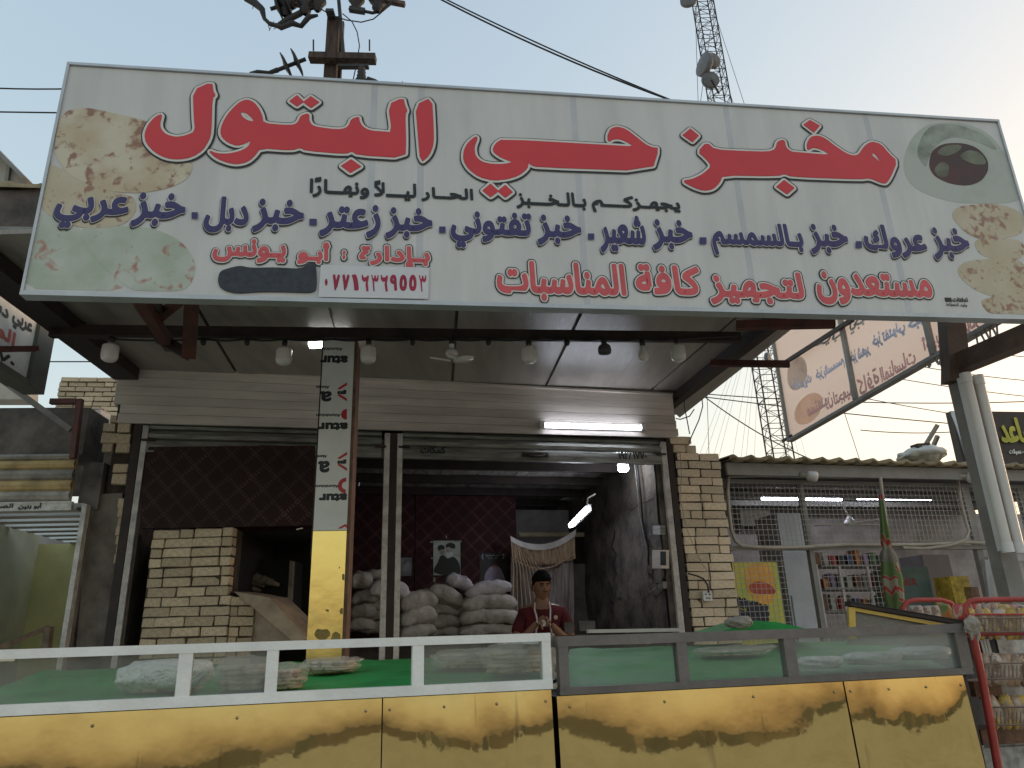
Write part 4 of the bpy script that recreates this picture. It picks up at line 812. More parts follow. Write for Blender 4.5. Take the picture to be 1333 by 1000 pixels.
for x, y, w_, h_, Y, r_t, l, m_ in sk: sack(*G3(x, y), w_ / 4.3, h_ / 4.3, Y, r_t, l, m_)
# ================================================================== COUNTERS
m_glass = glassmat('dusty glass', .22, (.44, .44, .40), .22); m_glass2 = glassmat('clouded glass', .12, (.42, .47, .43), .20); m_glass3 = glassmat('misted glass', .24, (.50, .54, .50), .25)
def gold_mat():
    m = bpy.data.materials.new('gold mirror film'); m.use_nodes = True; t = m.node_tree; b = t.nodes['Principled BSDF']; N = t.nodes.new; L = t.links.new
    b.inputs['Metallic'].default_value = .85
    tc = N('ShaderNodeTexCoord'); n = N('ShaderNodeTexNoise'); n.inputs['Scale'].default_value = 5; n.inputs['Detail'].default_value = 10; n.inputs['Roughness'].default_value = .7; L(tc.outputs['Object'], n.inputs[0])
    c = N('ShaderNodeValToRGB'); c.color_ramp.elements[0].position = .28; c.color_ramp.elements[0].color = (.52, .39, .15, 1); c.color_ramp.elements[1].position = .55; c.color_ramp.elements[1].color = (.62, .475, .19, 1); L(n.outputs[0], c.inputs[0])
    mp = N('ShaderNodeMapping'); mp.inputs['Scale'].default_value = (26, 26, 1.6); L(tc.outputs['Object'], mp.inputs[0]); dr = N('ShaderNodeTexNoise'); dr.inputs['Scale'].default_value = 1; dr.inputs['Detail'].default_value = 3; L(mp.outputs[0], dr.inputs[0])
    mr = N('ShaderNodeMapRange'); mr.inputs['From Min'].default_value = .66; mr.inputs['From Max'].default_value = .74; L(dr.outputs[0], mr.inputs[0]); mx = N('ShaderNodeMix'); mx.data_type = 'RGBA'; sc_ = N('ShaderNodeMath'); sc_.operation = 'MULTIPLY'; sc_.inputs[1].default_value = .45; L(mr.outputs[0], sc_.inputs[0]); L(sc_.outputs[0], mx.inputs[0]); L(c.outputs[0], mx.inputs[6]); mx.inputs[7].default_value = (.25, .19, .10, 1); L(mx.outputs[2], b.inputs['Base Color'])
    r = N('ShaderNodeMapRange'); r.inputs['To Min'].default_value = .015; r.inputs['To Max'].default_value = .05; L(n.outputs[0], r.inputs[0]); L(r.outputs[0], b.inputs['Roughness'])
    n2 = N('ShaderNodeTexNoise'); n2.inputs['Scale'].default_value = 7; n2.inputs['Detail'].default_value = 3; mp2 = N('ShaderNodeMapping'); mp2.inputs['Scale'].default_value = (1, 1, 1); L(tc.outputs['Object'], mp2.inputs[0]); L(mp2.outputs[0], n2.inputs[0])
    bp = N('ShaderNodeBump'); bp.inputs['Strength'].default_value = .12; bp.inputs['Distance'].default_value = .004; L(n2.outputs[0], bp.inputs['Height']); L(bp.outputs[0], b.inputs['Normal'])
    return m
m_gold = gold_mat()
m_screwm = M('screw head', (.35, .28, .16), .35, .8, bump=0)
CPr = Plane(1000, 886, 3.28, 14.6)
def counter(name, label, pl, x0, x1, ztop, zbot, mat, stiles, panes, seams_, rail):
    u0 = pl.q(x0, 880)[0]; u1 = pl.q(x1, 880)[0]; t = thing(name, label, 'counter', pl.w((u0 + u1) / 2, 0, -.3), 'bread counters in front of the shop'); rt, rb_ = rail
    MB().box(pl, u0, u1, ztop - rt, ztop, -.045, 0).build('top_rail', mat, t); MB().box(pl, u0, u1, zbot, zbot + rb_, -.045, .002).build('bottom_rail', mat, t)
    for a, b in stiles: ua, ub = pl.q(a, 870)[0], pl.q(b, 870)[0]; MB().box(pl, ua, ub, zbot + rb_, ztop - rt, -.042, -.002).build('upright', mat, t)
    for a, b, m in panes: ua, ub = pl.q(a, 870)[0], pl.q(b, 870)[0]; MB().box(pl, ua, ub, zbot + rb_ - .004, ztop - rt + .004, -.026, -.021).build('glass_pane', m, t)
    for k, (a, b) in enumerate(seams_):
        ua, ub = pl.q(a, 940)[0], pl.q(b, 940)[0]; nx, nz = 48, 44; vs = []
        for i in range(nx + 1):
            for j in range(nz + 1):
                s = i / nx; zz = (zbot - .003) * j / nz; dn = zbot - .003 - zz; e_ = math.sin(math.pi * s) ** .75
                o = (dn - .62 * dn * dn) * (.058 + .026 * e_) + .0022 * noise.noise(Vector((s * 4 + k * 9, zz * 3, x0 * .01))) * min(1, dn * 8) + .00035 * noise.noise(Vector((s * 22 + k, zz * 9, 4)))
                vs.append(pl.w(ua + .0015 + (ub - ua - .003) * s, zz, -.002 + o))
        fs = [[i * (nz + 1) + j, (i + 1) * (nz + 1) + j, (i + 1) * (nz + 1) + j + 1, i * (nz + 1) + j + 1] for i in range(nx) for j in range(nz)]
        gp = MB().add(vs, fs, True).build('gold_panel', m_gold, t)
        for s in (.04, .35, .66, .96):
            u = ua + (ub - ua) * s; MB().lathe(pl.w(u, zbot - .042, -.002 + .0055), [(0, .003), (.004, .002), (.0055, 0)], axis=tuple(pl.N), n=8).build('screw', m_screwm, gp)
    MB().box(pl, u0 + .01, u1 - .01, 0.02, zbot - .01, -.55, -.03).build('counter_body', m_dark, t)
    for ue in (u0, u1 - .03): MB().box(pl, ue, ue + .03, zbot, ztop - .002, -.50, -.047).build('side_frame', mat, t) if 0 else MB().bar(pl.w(ue + .015, ztop - .02, -.05), pl.w(ue + .015, ztop - .02, -.75), .03, .04).build('side_rail', mat, t)
    return t
cl = counter('bread_counter', 'long gold panelled bread counter with white painted glass frame on the left', CP, -110, 719, 1.372, 1.170, m_white, [(231, 249.5), (346, 361.5), (537, 552), (707, 718.5)],
        [(-105, 231, m_glass), (249.5, 346, m_glass), (552, 707, m_glass)], [(-110, 497), (497.5, 720)], (.030, .034))
cr_ = counter('bread_counter', 'gold panelled bread counter with dark grey glass frame on the right', CPr, 728, 1268, 1.358, 1.145, m_grey, [(728.5, 741), (884, 897.5), (1025.5, 1040), (1253, 1268)],
        [(741, 884, m_glass2), (897.5, 1025.5, m_glass2), (1040, 1253, m_glass3)], [(726, 1106), (1107, 1267)], (.038, .026))
# green tarp tops
def tarp(name, label, pl, x0, x1, x0b, x1b, zf, Yb, zb, seed):
    random.seed(seed); nx, ny = 60, 30; vs = []; a0, a1 = pl.w(pl.q(x0, 900)[0], zf, -.055), pl.w(pl.q(x1, 900)[0], zf, -.055); b0, b1 = at(x0b, 850, Yb), at(x1b, 850, Yb); b0.z = b1.z = zb
    for i in range(nx + 1):
        for j in range(ny + 1):
            p = lerp(lerp(a0, a1, i / nx), lerp(b0, b1, i / nx), j / ny); p.z += .012 * noise.noise(Vector((p.x * 4, p.y * 3, seed))) + .004 * noise.noise(Vector((p.x * 14, p.y * 9, seed))); vs.append(p)
    fs = [[i * (ny + 1) + j, (i + 1) * (ny + 1) + j, (i + 1) * (ny + 1) + j + 1, i * (ny + 1) + j + 1] for i in range(nx) for j in range(ny)]
    mb = MB().add(vs, fs, True); mb.hexa([a0 - Vector((0, 0, .03)), a1 - Vector((0, 0, .03)), b1 - Vector((0, 0, .03)), b0 - Vector((0, 0, .03))], [v - Vector((0, 0, .05)) for v in (a0, a1, b1, b0)])
    return solo(mb, name, m_green, label, 'tarp')
tarp('green_tarp', 'green cloth covering the top of the white framed counter', CP, -105, 716, 60, 690, 1.176, 4.55, 1.268, 3)
tarp('green_tarp', 'green cloth covering the top of the dark framed counter', CPr, 731, 1262, 742, 1165, 1.155, 4.7, 1.285, 5)
# raised tarp edge and stone, tilted case
t3 = MB(); Tq = Plane(1000, 815, 4.35, 6); Tp = [(935, 823), (985, 808), (1012, 810), (1075, 824), (1075, 830), (935, 830)]
t3.prism(Tq, [Tq.q(*p) for p in Tp], -.5, 0); solo(t3, 'folded_tarp', m_green, 'raised green tarp fold behind the dark framed counter with a stone on it', 'tarp')
rk = MB(); bm = bmesh.new(); bmesh.ops.create_icosphere(bm, subdivisions=3, radius=1)
for v in bm.verts: v.co = Vector((v.co.x * .078, v.co.y * .05, v.co.z * .032)) * (1 + .25 * noise.noise(v.co * 1.7)); 
rk.add([v.co + at(963, 810, 4.2) for v in bm.verts], [[v.index for v in f.verts] for f in bm.faces], False); bm.free()
solo(rk, 'stone', M('pale stone', (.36, .33, .28), .9, var=.2, scale=18, bump=.6), 'pale rough stone lying on the green tarp in front of the brick pier', 'stone')
Tc = Plane(1180, 815, 3.75, 9)
t = thing('tilted_case', 'tilted glass case lid with dark top edge and yellow trim behind the right counter end', 'display case', Tc.w(*Tc.q(1180, 822)))
MB().prism(Tc, [Tc.q(*p) for p in [(1107, 792), (1245, 816), (1245, 840), (1107, 840)]], -.03, 0).build('case_pane', M('dull pane', (.30, .28, .24), .3, var=.2, scale=3), t)
MB().bar(Tc.w(*Tc.q(1102, 786), .01), Tc.w(*Tc.q(1265, 814), .01), .05, .022).build('top_edge', m_dark, t)
MB().bar(Tc.w(*Tc.q(1102, 784), .015), Tc.w(*Tc.q(1265, 812), .015), .04, .008).build('bright_edge', m_alu, t)
MB().bar(Tc.w(*Tc.q(1106, 791), .012), Tc.w(*Tc.q(1108, 832), .012), .03, .02).build('yellow_trim', m_gold_plain, t); MB().bar(Tc.w(*Tc.q(1107, 793), .012), Tc.w(*Tc.q(1240, 817), .012), .012, .016).build('yellow_trim', m_gold_plain, t)
# pale timber laths and clutter behind the right counter
solo(MB().bar(at(765, 822, 4.7), at(884, 820, 4.8), .05, .02), 'lath', m_siding, 'long pale lath lying behind the dark framed counter under the sooty wall', 'lath')
solo(MB().bar(at(762, 838.5, 4.0), at(846, 836.5, 4.05), .05, .012), 'yellow_lath', m_gold_plain, 'pale yellow strip on the green cloth behind the first dark framed pane', 'strip')
for (x, y, ww, l) in [(741, 817, .10, 'small grey block on the ledge right of the baker, beside a longer block'), (764, 815, .17, 'longer grey block on the ledge right of the baker')]:
    solo(MB().bar(at(x - ww * 60, y, 5.6), at(x + ww * 60, y, 5.6), .08, .07), 'ledge_block', m_conc, l, 'block')
solo(MB().bar(at(735, 830, 5.5), at(860, 829, 5.9), .3, .03), 'ledge', m_conc, 'dark ledge right of the baker carrying small blocks', 'ledge')
# knotted rag on the counter corner
rg = MB(); p = CPr.w(*CPr.q(1258, 815), .035); bm = bmesh.new(); bmesh.ops.create_icosphere(bm, subdivisions=4, radius=1)
for v in bm.verts: n_ = noise.noise(v.co * 2.2) * .35 + abs(noise.noise(v.co * 5)) * .25; v.co = Vector((v.co.x * .03, v.co.y * .03, v.co.z * .038)) * (1 + n_)
rg.add([v.co + p for v in bm.verts], [[v.index for v in f.verts] for f in bm.faces], True)
rg.tube([p, p + Vector((-.012, -.005, -.035)), p + Vector((-.018, 0, -.06))], .01, 6, rs=[.014, .012, .004]); rg.tube([p, p + Vector((.01, -.01, -.04)), p + Vector((.008, 0, -.065))], .01, 6, rs=[.014, .01, .005])
solo(rg, 'knotted_rag', M('pale rag', (.40, .35, .29), .9, var=.25, scale=20, bump=.5), 'knotted pale rag tied on the right top corner of the dark counter frame', 'rag')
# bread in plastic bags
m_bread = bread_mat('baked flatbread', (.42, .30, .18), (.50, .40, .27), (.18, .08, .04), 30, .58)
def bagmat(name, col, op):
    m = bpy.data.materials.new(name); m.use_nodes = True; t = m.node_tree; N = t.nodes.new; L = t.links.new; b = t.nodes['Principled BSDF']; out = t.nodes['Material Output']
    b.inputs['Base Color'].default_value = (*col, 1); b.inputs['Roughness'].default_value = .22; b.inputs['Specular IOR Level'].default_value = .8; tr = N('ShaderNodeBsdfTransparent'); mx = N('ShaderNodeMixShader'); mx.inputs[0].default_value = op
    tc = N('ShaderNodeTexCoord'); n = N('ShaderNodeTexNoise'); n.inputs['Scale'].default_value = 16; n.inputs['Detail'].default_value = 6; n.inputs['Distortion'].default_value = 1.5; L(tc.outputs['Object'], n.inputs[0]); bp = N('ShaderNodeBump'); bp.inputs['Strength'].default_value = 1; bp.inputs['Distance'].default_value = .03; L(n.outputs[0], bp.inputs['Height']); L(bp.outputs[0], b.inputs['Normal'])
    L(tr.outputs[0], mx.inputs[1]); L(b.outputs[0], mx.inputs[2]); L(mx.outputs[0], out.inputs[0]); return m
m_bagc = bagmat('clear bag', (.70, .64, .56), .34); m_bagw = bagmat('milky bag', (.95, .93, .88), .8)
def bread_bag(x, y, Y, w_, d_, h_, label, milky, n=5, yaw=0):
    t = thing('bread_bag', label, 'bread bag', at(x, y, Y), 'bags of flatbread on the counters'); c = at(x, y, Y); c.z = (1.176 + (1.268 - 1.176) * (Y - 2.9) / 1.65 if x < 724 else 1.155 + .13 * (Y - 3.25) / 1.45) + .006; random.seed(int(x * 3 + y))
    for k in range(n):
        z = h_ * (.10 + .68 * k / n); rx, ry = w_ * .43 * rnd(.88, 1), d_ * .43 * rnd(.88, 1); dx, dy = rnd(-.012, .012), rnd(-.01, .01); ring = [(dx + math.cos(a) * rx * rnd(.95, 1.04), dy + math.sin(a) * ry * rnd(.95, 1.04)) for a in [i * math.pi / 12 for i in range(24)]]
        vs = [c + Vector((0, 0, z + h_ * .12))] + [c + Vector((a * .93, b * .93, z + h_ * .11 + rnd(-.002, .002))) for a, b in ring] + [c + Vector((a, b, z)) for a, b in ring] + [c + Vector((a * .93, b * .93, z - h_ * .03)) for a, b in ring]
        fs = [[0, 1 + i, 1 + (i + 1) % 24] for i in range(24)] + [[1 + i + r * 24, 1 + (i + 1) % 24 + r * 24, 25 + (i + 1) % 24 + r * 24, 25 + i + r * 24] for r in range(2) for i in range(24)] + [list(range(49, 73))]
        MB().add(vs, fs, True).build('flatbread', m_bread, t)
    vs = []; nu, nv = 26, 16
    for j in range(nv + 1):
        for i in range(nu):
            a = 2 * math.pi * i / nu; b = -math.pi / 2 + math.pi * j / nv; s = Vector((math.cos(a) * abs(math.cos(b)) ** .5, math.sin(a) * abs(math.cos(b)) ** .5, math.sin(b))); n_ = 1 + .16 * noise.noise(s * 2.5 + Vector((x, y, 0))) + .08 * noise.noise(s * 7 + Vector((y, x, 0)))
            vs.append(c + Vector((s.x * w_ / 2 * n_, s.y * d_ / 2 * n_, h_ * (.5 + .5 * s.z * n_) + max(0, s.x - .6) * .03)))
    MB().add(vs, [[j * nu + i, j * nu + (i + 1) % nu, (j + 1) * nu + (i + 1) % nu, (j + 1) * nu + i] for j in range(nv) for i in range(nu)], True).build('plastic_bag', m_bagw if milky else m_bagc, t)
bread_bag(372, 884, 3.10, .17, .2, .10, 'clear bag of brown flatbreads behind the third white upright of the left counter', False)
bread_bag(432, 860, 3.75, .28, .24, .07, 'wide clear bag of brown flatbreads in front of the yellow column base', False)
bread_bag(318, 888, 3.10, .24, .22, .13, 'crumpled clear bag of bread behind the narrow white framed pane', False)
bread_bag(215, 885, 3.15, .36, .3, .12, 'large greyish bag of bread behind the long left pane', True)
bread_bag(610, 862, 3.75, .36, .3, .09, 'flat clear bag of bread at the left of the last white framed pane', False)
bread_bag(672, 875, 3.42, .30, .3, .13, 'crumpled yellowish bag of bread near the right end of the white counter', False)
bread_bag(727, 862, 3.7, .05, .12, .05, 'small clear bag of bread in the gap between the two counters', False, 3)
bread_bag(1068, 874, 3.55, .20, .2, .05, 'milky bag of flatbreads nearest the last dark upright on the right counter', True)
bread_bag(1138, 876, 3.62, .27, .22, .055, 'milky bag of flatbreads in the middle of the last dark framed pane', True)
bread_bag(1200, 873, 3.72, .29, .24, .06, 'milky bag of flatbreads at the right end of the last dark framed pane', True)
bread_bag(955, 846, 4.1, .42, .2, .05, 'loose clear plastic bag on the rear edge of the right counter behind the middle pane', False, 2)
# ================================================================== BAKER
PX, PY = 706, 7.15; p0 = at(PX, 800, PY); P0 = Vector((p0.x, p0.y, .145))
person = thing('person', 'young man in a dark red shirt with white apron cords, hands together behind the counter', 'person', P0)
m_skin = M('skin', (.23, .115, .068), .5, var=.08, scale=9, bump=.08); m_hair = M('black hair', (.008, .007, .007), .95, var=.1, bump=.9, bscale=90, spec=.1); m_shirt = M('dark red shirt', (.13, .012, .018), .9, var=.3, scale=6, bump=.9, bscale=9); m_trs = M('dark trousers', (.02, .02, .025), .85)
def skin(name, verts, edges, mat, parent, sub=2, root=0):
    me = bpy.data.meshes.new(name); me.from_pydata([v[:3] for v in verts], edges, []); o = bpy.data.objects.new(name, me); C.objects.link(o); me.materials.append(mat)
    bm = bmesh.new(); bm.from_mesh(me); ly = bm.verts.layers.skin.verify(); bm.verts.ensure_lookup_table()
    for i, v in enumerate(bm.verts): r = verts[i][3]; v[ly].radius = r if isinstance(r, tuple) else (r, r); v[ly].use_root = (i == root)
    bm.to_mesh(me); bm.free(); m1 = o.modifiers.new('skin', 'SKIN'); m1.use_smooth_shade = True; m2 = o.modifiers.new('sub', 'SUBSURF'); m2.levels = m2.render_levels = sub
    dg = bpy.context.evaluated_depsgraph_get(); nm = bpy.data.meshes.new_from_object(o.evaluated_get(dg)); bpy.data.objects.remove(o); nm.name = name
    for p in nm.polygons: p.use_smooth = True
    o2 = bpy.data.objects.new(name, nm); C.objects.link(o2); o2.parent = parent
    if not nm.materials: nm.materials.append(mat)
    return o2
# body: pelvis, spine, neck, arms with hands meeting at the chest, legs
B = [(0, 0, .95, (.15, .10)), (0, 0, 1.15, (.145, .10)), (0, .01, 1.36, (.17, .105)), (0, .01, 1.46, (.10, .08)), (0, -.005, 1.54, (.057, .058)), (0, -.02, 1.61, (.055, .055)),
     (-.17, .01, 1.445, .062), (-.225, -.01, 1.32, .05), (-.245, -.07, 1.185, .042), (-.15, -.23, 1.25, .036), (-.055, -.30, 1.345, .027),
     (.17, .01, 1.445, .062), (.225, -.01, 1.31, .05), (.26, -.06, 1.165, .042), (.17, -.22, 1.22, .036), (.065, -.30, 1.325, .027),
     (-.10, 0, .85, .09), (-.11, 0, .50, .062), (-.11, .02, .08, .045), (.10, 0, .85, .09), (.11, 0, .50, .062), (.11, .02, .08, .045), (-.11, -.14, .03, .035), (.11, -.14, .03, .035)]
skin('body', B, [(0, 1), (1, 2), (2, 3), (3, 4), (4, 5), (3, 6), (6, 7), (7, 8), (8, 9), (9, 10), (3, 11), (11, 12), (12, 13), (13, 14), (14, 15), (0, 16), (16, 17), (17, 18), (18, 22), (0, 19), (19, 20), (20, 21), (21, 23)], m_skin, person)
Sh = [(0, 0, .90, (.165, .12)), (0, 0, 1.14, (.165, .12)), (0, .005, 1.36, (.19, .12)), (0, .012, 1.46, (.115, .09)), (-.165, .01, 1.425, .074), (-.225, -.01, 1.30, .068), (-.248, -.045, 1.245, .062), (.17, .01, 1.43, .074), (.23, -.01, 1.30, .068), (.256, -.045, 1.235, .062), (0, .012, 1.505, (.075, .07))]
skin('shirt', Sh, [(0, 1), (1, 2), (2, 3), (3, 4), (4, 5), (5, 6), (3, 7), (7, 8), (8, 9), (3, 10)], m_shirt, person)
skin('trousers', [(0, 0, .96, (.16, .115)), (-.10, 0, .82, .105), (-.112, 0, .50, .08), (-.11, .02, .12, .065), (.10, 0, .82, .105), (.112, 0, .50, .08), (.11, .02, .12, .065)], [(0, 1), (1, 2), (2, 3), (0, 4), (4, 5), (5, 6)], m_trs, person)
for s in (-1, 1):       # hands: palm, four curled fingers and a thumb each
    wx = -.055 if s < 0 else .065; wz = 1.345 if s < 0 else 1.325; hb = Vector((wx, -.30, wz)); pl_ = hb + Vector((-s * .045, -.022, .012))
    V = [(hb.x, hb.y, hb.z, .024), (pl_.x, pl_.y, pl_.z, (.020, .032))]; E = [(0, 1)]
    for k in range(4):
        z = pl_.z + .026 - k * .017; L_ = (.9, 1, .95, .75)[k]; a = pl_ + Vector((-s * .018, -.004, .026 - k * .017)); b = a + Vector((-s * .026 * L_, -.016, .0)); c = b + Vector((-s * .004, .004 - .018 * (s > 0), -.022 * L_)); d = c + Vector((s * .014, .006, -.012)); i0 = len(V)
        V += [(*a, .0105), (*b, .0095), (*c, .0085), (*d, .0075)]; E += [(1, i0), (i0, i0 + 1), (i0 + 1, i0 + 2), (i0 + 2, i0 + 3)]
    i0 = len(V); a = hb + Vector((-s * .015, -.012, .025)); b = a + Vector((-s * .022, -.008, .020)); c = b + Vector((-s * .022, -.006, .002)); V += [(*a, .012), (*b, .0105), (*c, .009)]; E += [(0, i0), (i0, i0 + 1), (i0 + 1, i0 + 2)]
    skin('hand', V, E, m_skin, person, 1)
MB().add([P0 + Vector((-.01 + .03 * math.cos(a) * r, -.345 + rnd(-.006, .006), 1.335 + .03 * math.sin(a) * r)) for r in (1, .5) for a in [i * math.pi / 4 for i in range(8)]], [list(range(8))] + [[i, (i + 1) % 8, (i + 1) % 8 + 8, i + 8] for i in range(8)]).build('napkin', M('white napkin', (.6, .6, .58), .8), person)
for s in (-1, 1):
    MB().tube([P0 + Vector(v) for v in ((s * .052, .055, 1.56), (s * .066, -.045, 1.52), (s * .072, -.105, 1.46), (s * .062 + .005, -.135, 1.40), (s * .055 + .005, -.15, 1.33), (s * .075, -.14, 1.24))], .0075, 6).build('apron_cord', m_sackw, person)
vs = []; nx, nz = 14, 12
for i in range(nx + 1):
    for j in range(nz + 1):
        a = -1.25 + 2.5 * i / nx; z = .62 + .63 * j / nz; wd = (.165 + .015) * (1 if j < nz - 3 else 1 - .12 * (j - nz + 3)); vs.append(P0 + Vector((math.sin(a) * wd, -.01 - math.cos(a) * .145 + .008 * noise.noise(Vector((a * 3, z * 7, 1))), z)))
MB().add(vs, [[i * (nz + 1) + j, (i + 1) * (nz + 1) + j, (i + 1) * (nz + 1) + j + 1, i * (nz + 1) + j + 1] for i in range(nx) for j in range(nz)], True).build('apron', M('floury apron', (.52, .49, .44), .9, var=.2, scale=12, bump=.5), person)
q = P0 + Vector((.115, -.122, 1.385)); MB().lathe(q, [(0, .004), (.018, .003), (.02, 0)], axis=(0.25, -1, 0), n=10).build('shirt_badge', M('shirt badge', (.5, .36, .30), .6), person)
# head
hc = Vector((0.004, -.035, 1.655)); hy = math.radians(16)
def headpt(v, infl=0.):
    x, y, z = v; p = Vector((x * .080, y * .098, z * .116))
    if z < 0: k = 1 + z * .30; p.x *= k; p.y *= (1 + z * .10) if y < 0 else (1 + z * .42)
    if y < 0:
        f = math.exp(-(x * 2.3) ** 2)
        p.y -= .020 * math.exp(-((x / .15) ** 2) - ((z + .14) / .20) ** 2) * 1.1                       # nose
        p.y += .013 * (math.exp(-(((abs(x) - .36) / .17) ** 2) - ((z - .10) / .11) ** 2))              # eye sockets
        p.y -= .006 * math.exp(-((x / .5) ** 2) - ((z - .26) / .08) ** 2)                              # brow
        p.y -= .008 * math.exp(-((x / .24) ** 2) - ((z + .48) / .06) ** 2) ; p.y += .004 * math.exp(-((x / .26) ** 2) - ((z + .50) / .018) ** 2)   # lips
        p.y -= .010 * math.exp(-((x / .24) ** 2) - ((z + .86) / .14) ** 2)                             # chin
    return p * (1 + infl)
def rotz(p): return Vector((p.x * math.cos(hy) - p.y * math.sin(hy), p.x * math.sin(hy) + p.y * math.cos(hy), p.z))
def sph(nu, nv): return [(math.cos(2 * math.pi * i / nu) * math.cos(b), math.sin(2 * math.pi * i / nu) * math.cos(b), math.sin(b)) for b in [-math.pi / 2 + math.pi * j / nv for j in range(nv + 1)] for i in range(nu)], [[j * nu + i, j * nu + (i + 1) % nu, (j + 1) * nu + (i + 1) % nu, (j + 1) * nu + i] for j in range(nv) for i in range(nu)]
v_, f_s = sph(56, 44); MB().add([P0 + hc + rotz(headpt(v)) for v in v_], f_s, True).build('head', m_skin, person); head = person.children[-1] if 0 else [c for c in bpy.data.objects if c.name.startswith('head') and c.parent == person][0]
hv = []
for v in v_:
    n_ = noise.noise(Vector(v) * 7) * .05 + noise.noise(Vector(v) * 16) * .05
    hair = v[2] > (.42 if v[1] < -.25 else (.42 - (v[1] + .25) * 1.0 if v[1] < .2 else -.25)) ; hv.append(P0 + hc + rotz(headpt(v, (.16 + n_ * 1.6 + .13 * (1 if v[2] > .45 else 0) + (.10 * max(0, v[2]) ** 3)) if hair else -.03)))
MB().add(hv, f_s, True).build('hair', m_hair, head)
for s in (-1, 1):
    vv, ff = sph(14, 10); MB().add([P0 + hc + rotz(Vector((s * .081 + v[0] * .008, .004 + v[1] * .018, -.004 + v[2] * .031))) for v in vv], ff, True).build('ear', m_skin, head)
    MB().add([P0 + hc + rotz(Vector((s * .028 + v[0] * .013, -.083 + v[1] * .010, .011 + v[2] * .008))) for v in vv], ff, True).build('eye', M('eye dark', (.05, .04, .035), .3, bump=0), head)
    MB().tube([P0 + hc + rotz(Vector(v)) for v in ((s * .011, -.099, .025), (s * .03, -.096, .031), (s * .048, -.082, .027))], .0045, 5).build('eyebrow', m_hair, head)
MB().tube([P0 + hc + rotz(Vector(v)) for v in ((-.024, -.094, -.057), (0, -.103, -.0575), (.024, -.094, -.057))], .0035, 5).build('mouth', M('lip', (.16, .06, .05), .5), head)
MB().tube([P0 + hc + rotz(Vector(v)) for v in ((-.022, -.098, -.043), (0, -.103, -.041), (.022, -.098, -.043))], .003, 5).build('moustache', m_hair, head)
solo(MB().tube([at(728, 818, 5.4), at(742, 818, 5.4)], .012, 5), 'small_clip', m_tubew, 'tiny white clip on the end of the dark counter frame beside the baker', 'clip') if 0 else None
# platform under the flour sacks
solo(MB().hexa([BK.w(-1.9, .2, .1), BK.w(1.05, .2, .1), BK.w(1.05, .2, .62), BK.w(-1.9, .2, .62)], [BK.w(-1.9, 1.335, .1), BK.w(1.05, 1.335, .1), BK.w(1.05, 1.335, .62), BK.w(-1.9, 1.335, .62)]), 'sack_platform', m_conc, 'dark block platform under the stacked flour sacks', 'platform')
random.seed(21)
# ================================================================== NEIGHBOUR SHOP ON THE RIGHT
R = F.back(.25)
rp = lambda x, y, o=0: R.w(*R.q(x, y, o), o)
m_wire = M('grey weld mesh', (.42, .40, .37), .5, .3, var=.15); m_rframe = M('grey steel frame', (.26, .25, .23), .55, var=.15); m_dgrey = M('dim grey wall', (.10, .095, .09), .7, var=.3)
rs = thing('neighbour_shop', 'small grocery shop behind grey wire mesh with corrugated eave right of the brick pier', 'shop', rp(1130, 830))
ru0, ru1 = R.q(938, 640)[0], R.q(1333, 640)[0] + 1.6
m_eave = M('yellowed corrugated sheet', (.36, .29, .17), .75, var=.3, scale=6, bump=.4, col2=(.16, .12, .08))
ze = R.q(1100, 600, .3)[1]
vs = []; n_ = 220
for i in range(n_ + 1):
    u = ru0 - .05 + (ru1 - ru0 + .05) * i / n_
    for o, dz in ((.34, 0), (-3.2, .25)):
        b = .030 * max(0, math.sin(u * 2 * math.pi / .205)) ** 1.4; vs += [R.w(u, ze + dz + b + .0, o), R.w(u, ze + dz + b - .012 - .02, o)]
fs = []
for i in range(n_): a = i * 4; b = a + 4; fs += [[a, b, b + 2, a + 2], [a + 1, a + 3, b + 3, b + 1], [a, a + 1, b + 1, b]]
MB().add(vs, fs, True).build('corrugated_roof', m_eave, rs)
MB().box(R, ru0 - .03, ru1, ze - .16, ze - .035, .20, .24).build('fascia', m_rframe, rs)
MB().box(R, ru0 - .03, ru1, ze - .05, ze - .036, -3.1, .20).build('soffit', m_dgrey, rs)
zr = R.q(1100, 712)[1]; zt_ = ze - .16; zbm = .35
def fr(x, wpx, z0, z1, name='frame_post', m=m_rframe, o=-.02): u = R.q(x, 700)[0]; h = wpx * .0038; MB().box(R, u - h, u + h, z0, z1, o - .04, o + .02).build(name, m, rs)
fr(944, 9, 0, zt_); fr(1054, 7, 0, zt_); fr(1160, 5, 0, zt_); fr(1272, 11, 0, zt_); fr(1345, 9, 0, zt_)
MB().box(R, ru0, ru1, zr - .03, zr + .012, -.05, .025).build('frame_rail', m_rframe, rs)
MB().box(R, ru0, ru1, zt_ - .03, zt_ - .0, -.05, .03).build('frame_rail', m_rframe, rs)
# weld mesh: thin wires far below ten pixels apart, kept as one part
mesh = MB(); W_ = .0042
def grid(x0, x1, z0, z1, s=.054):
    a, b = R.q(x0, 690)[0], R.q(x1, 690)[0]; u = a
    while u < b: mesh.box(R, u - W_ / 2, u + W_ / 2, z0, z1, .026, .030); u += s
    z = z0
    while z < z1: mesh.box(R, a, b, z - W_ / 2, z + W_ / 2, .0305, .0345); z += s
grid(948, 1265, zr + .01, zt_ - .03); grid(1280, 1400, zr + .01, zt_ - .03); grid(948, 1012, 1.0, zr - .03); grid(1060, 1150, 1.0, zr - .03); grid(1290, 1340, 1.45, zr - .12, .06)
mesh.build('wire_mesh', m_wire, rs, kind='stuff')
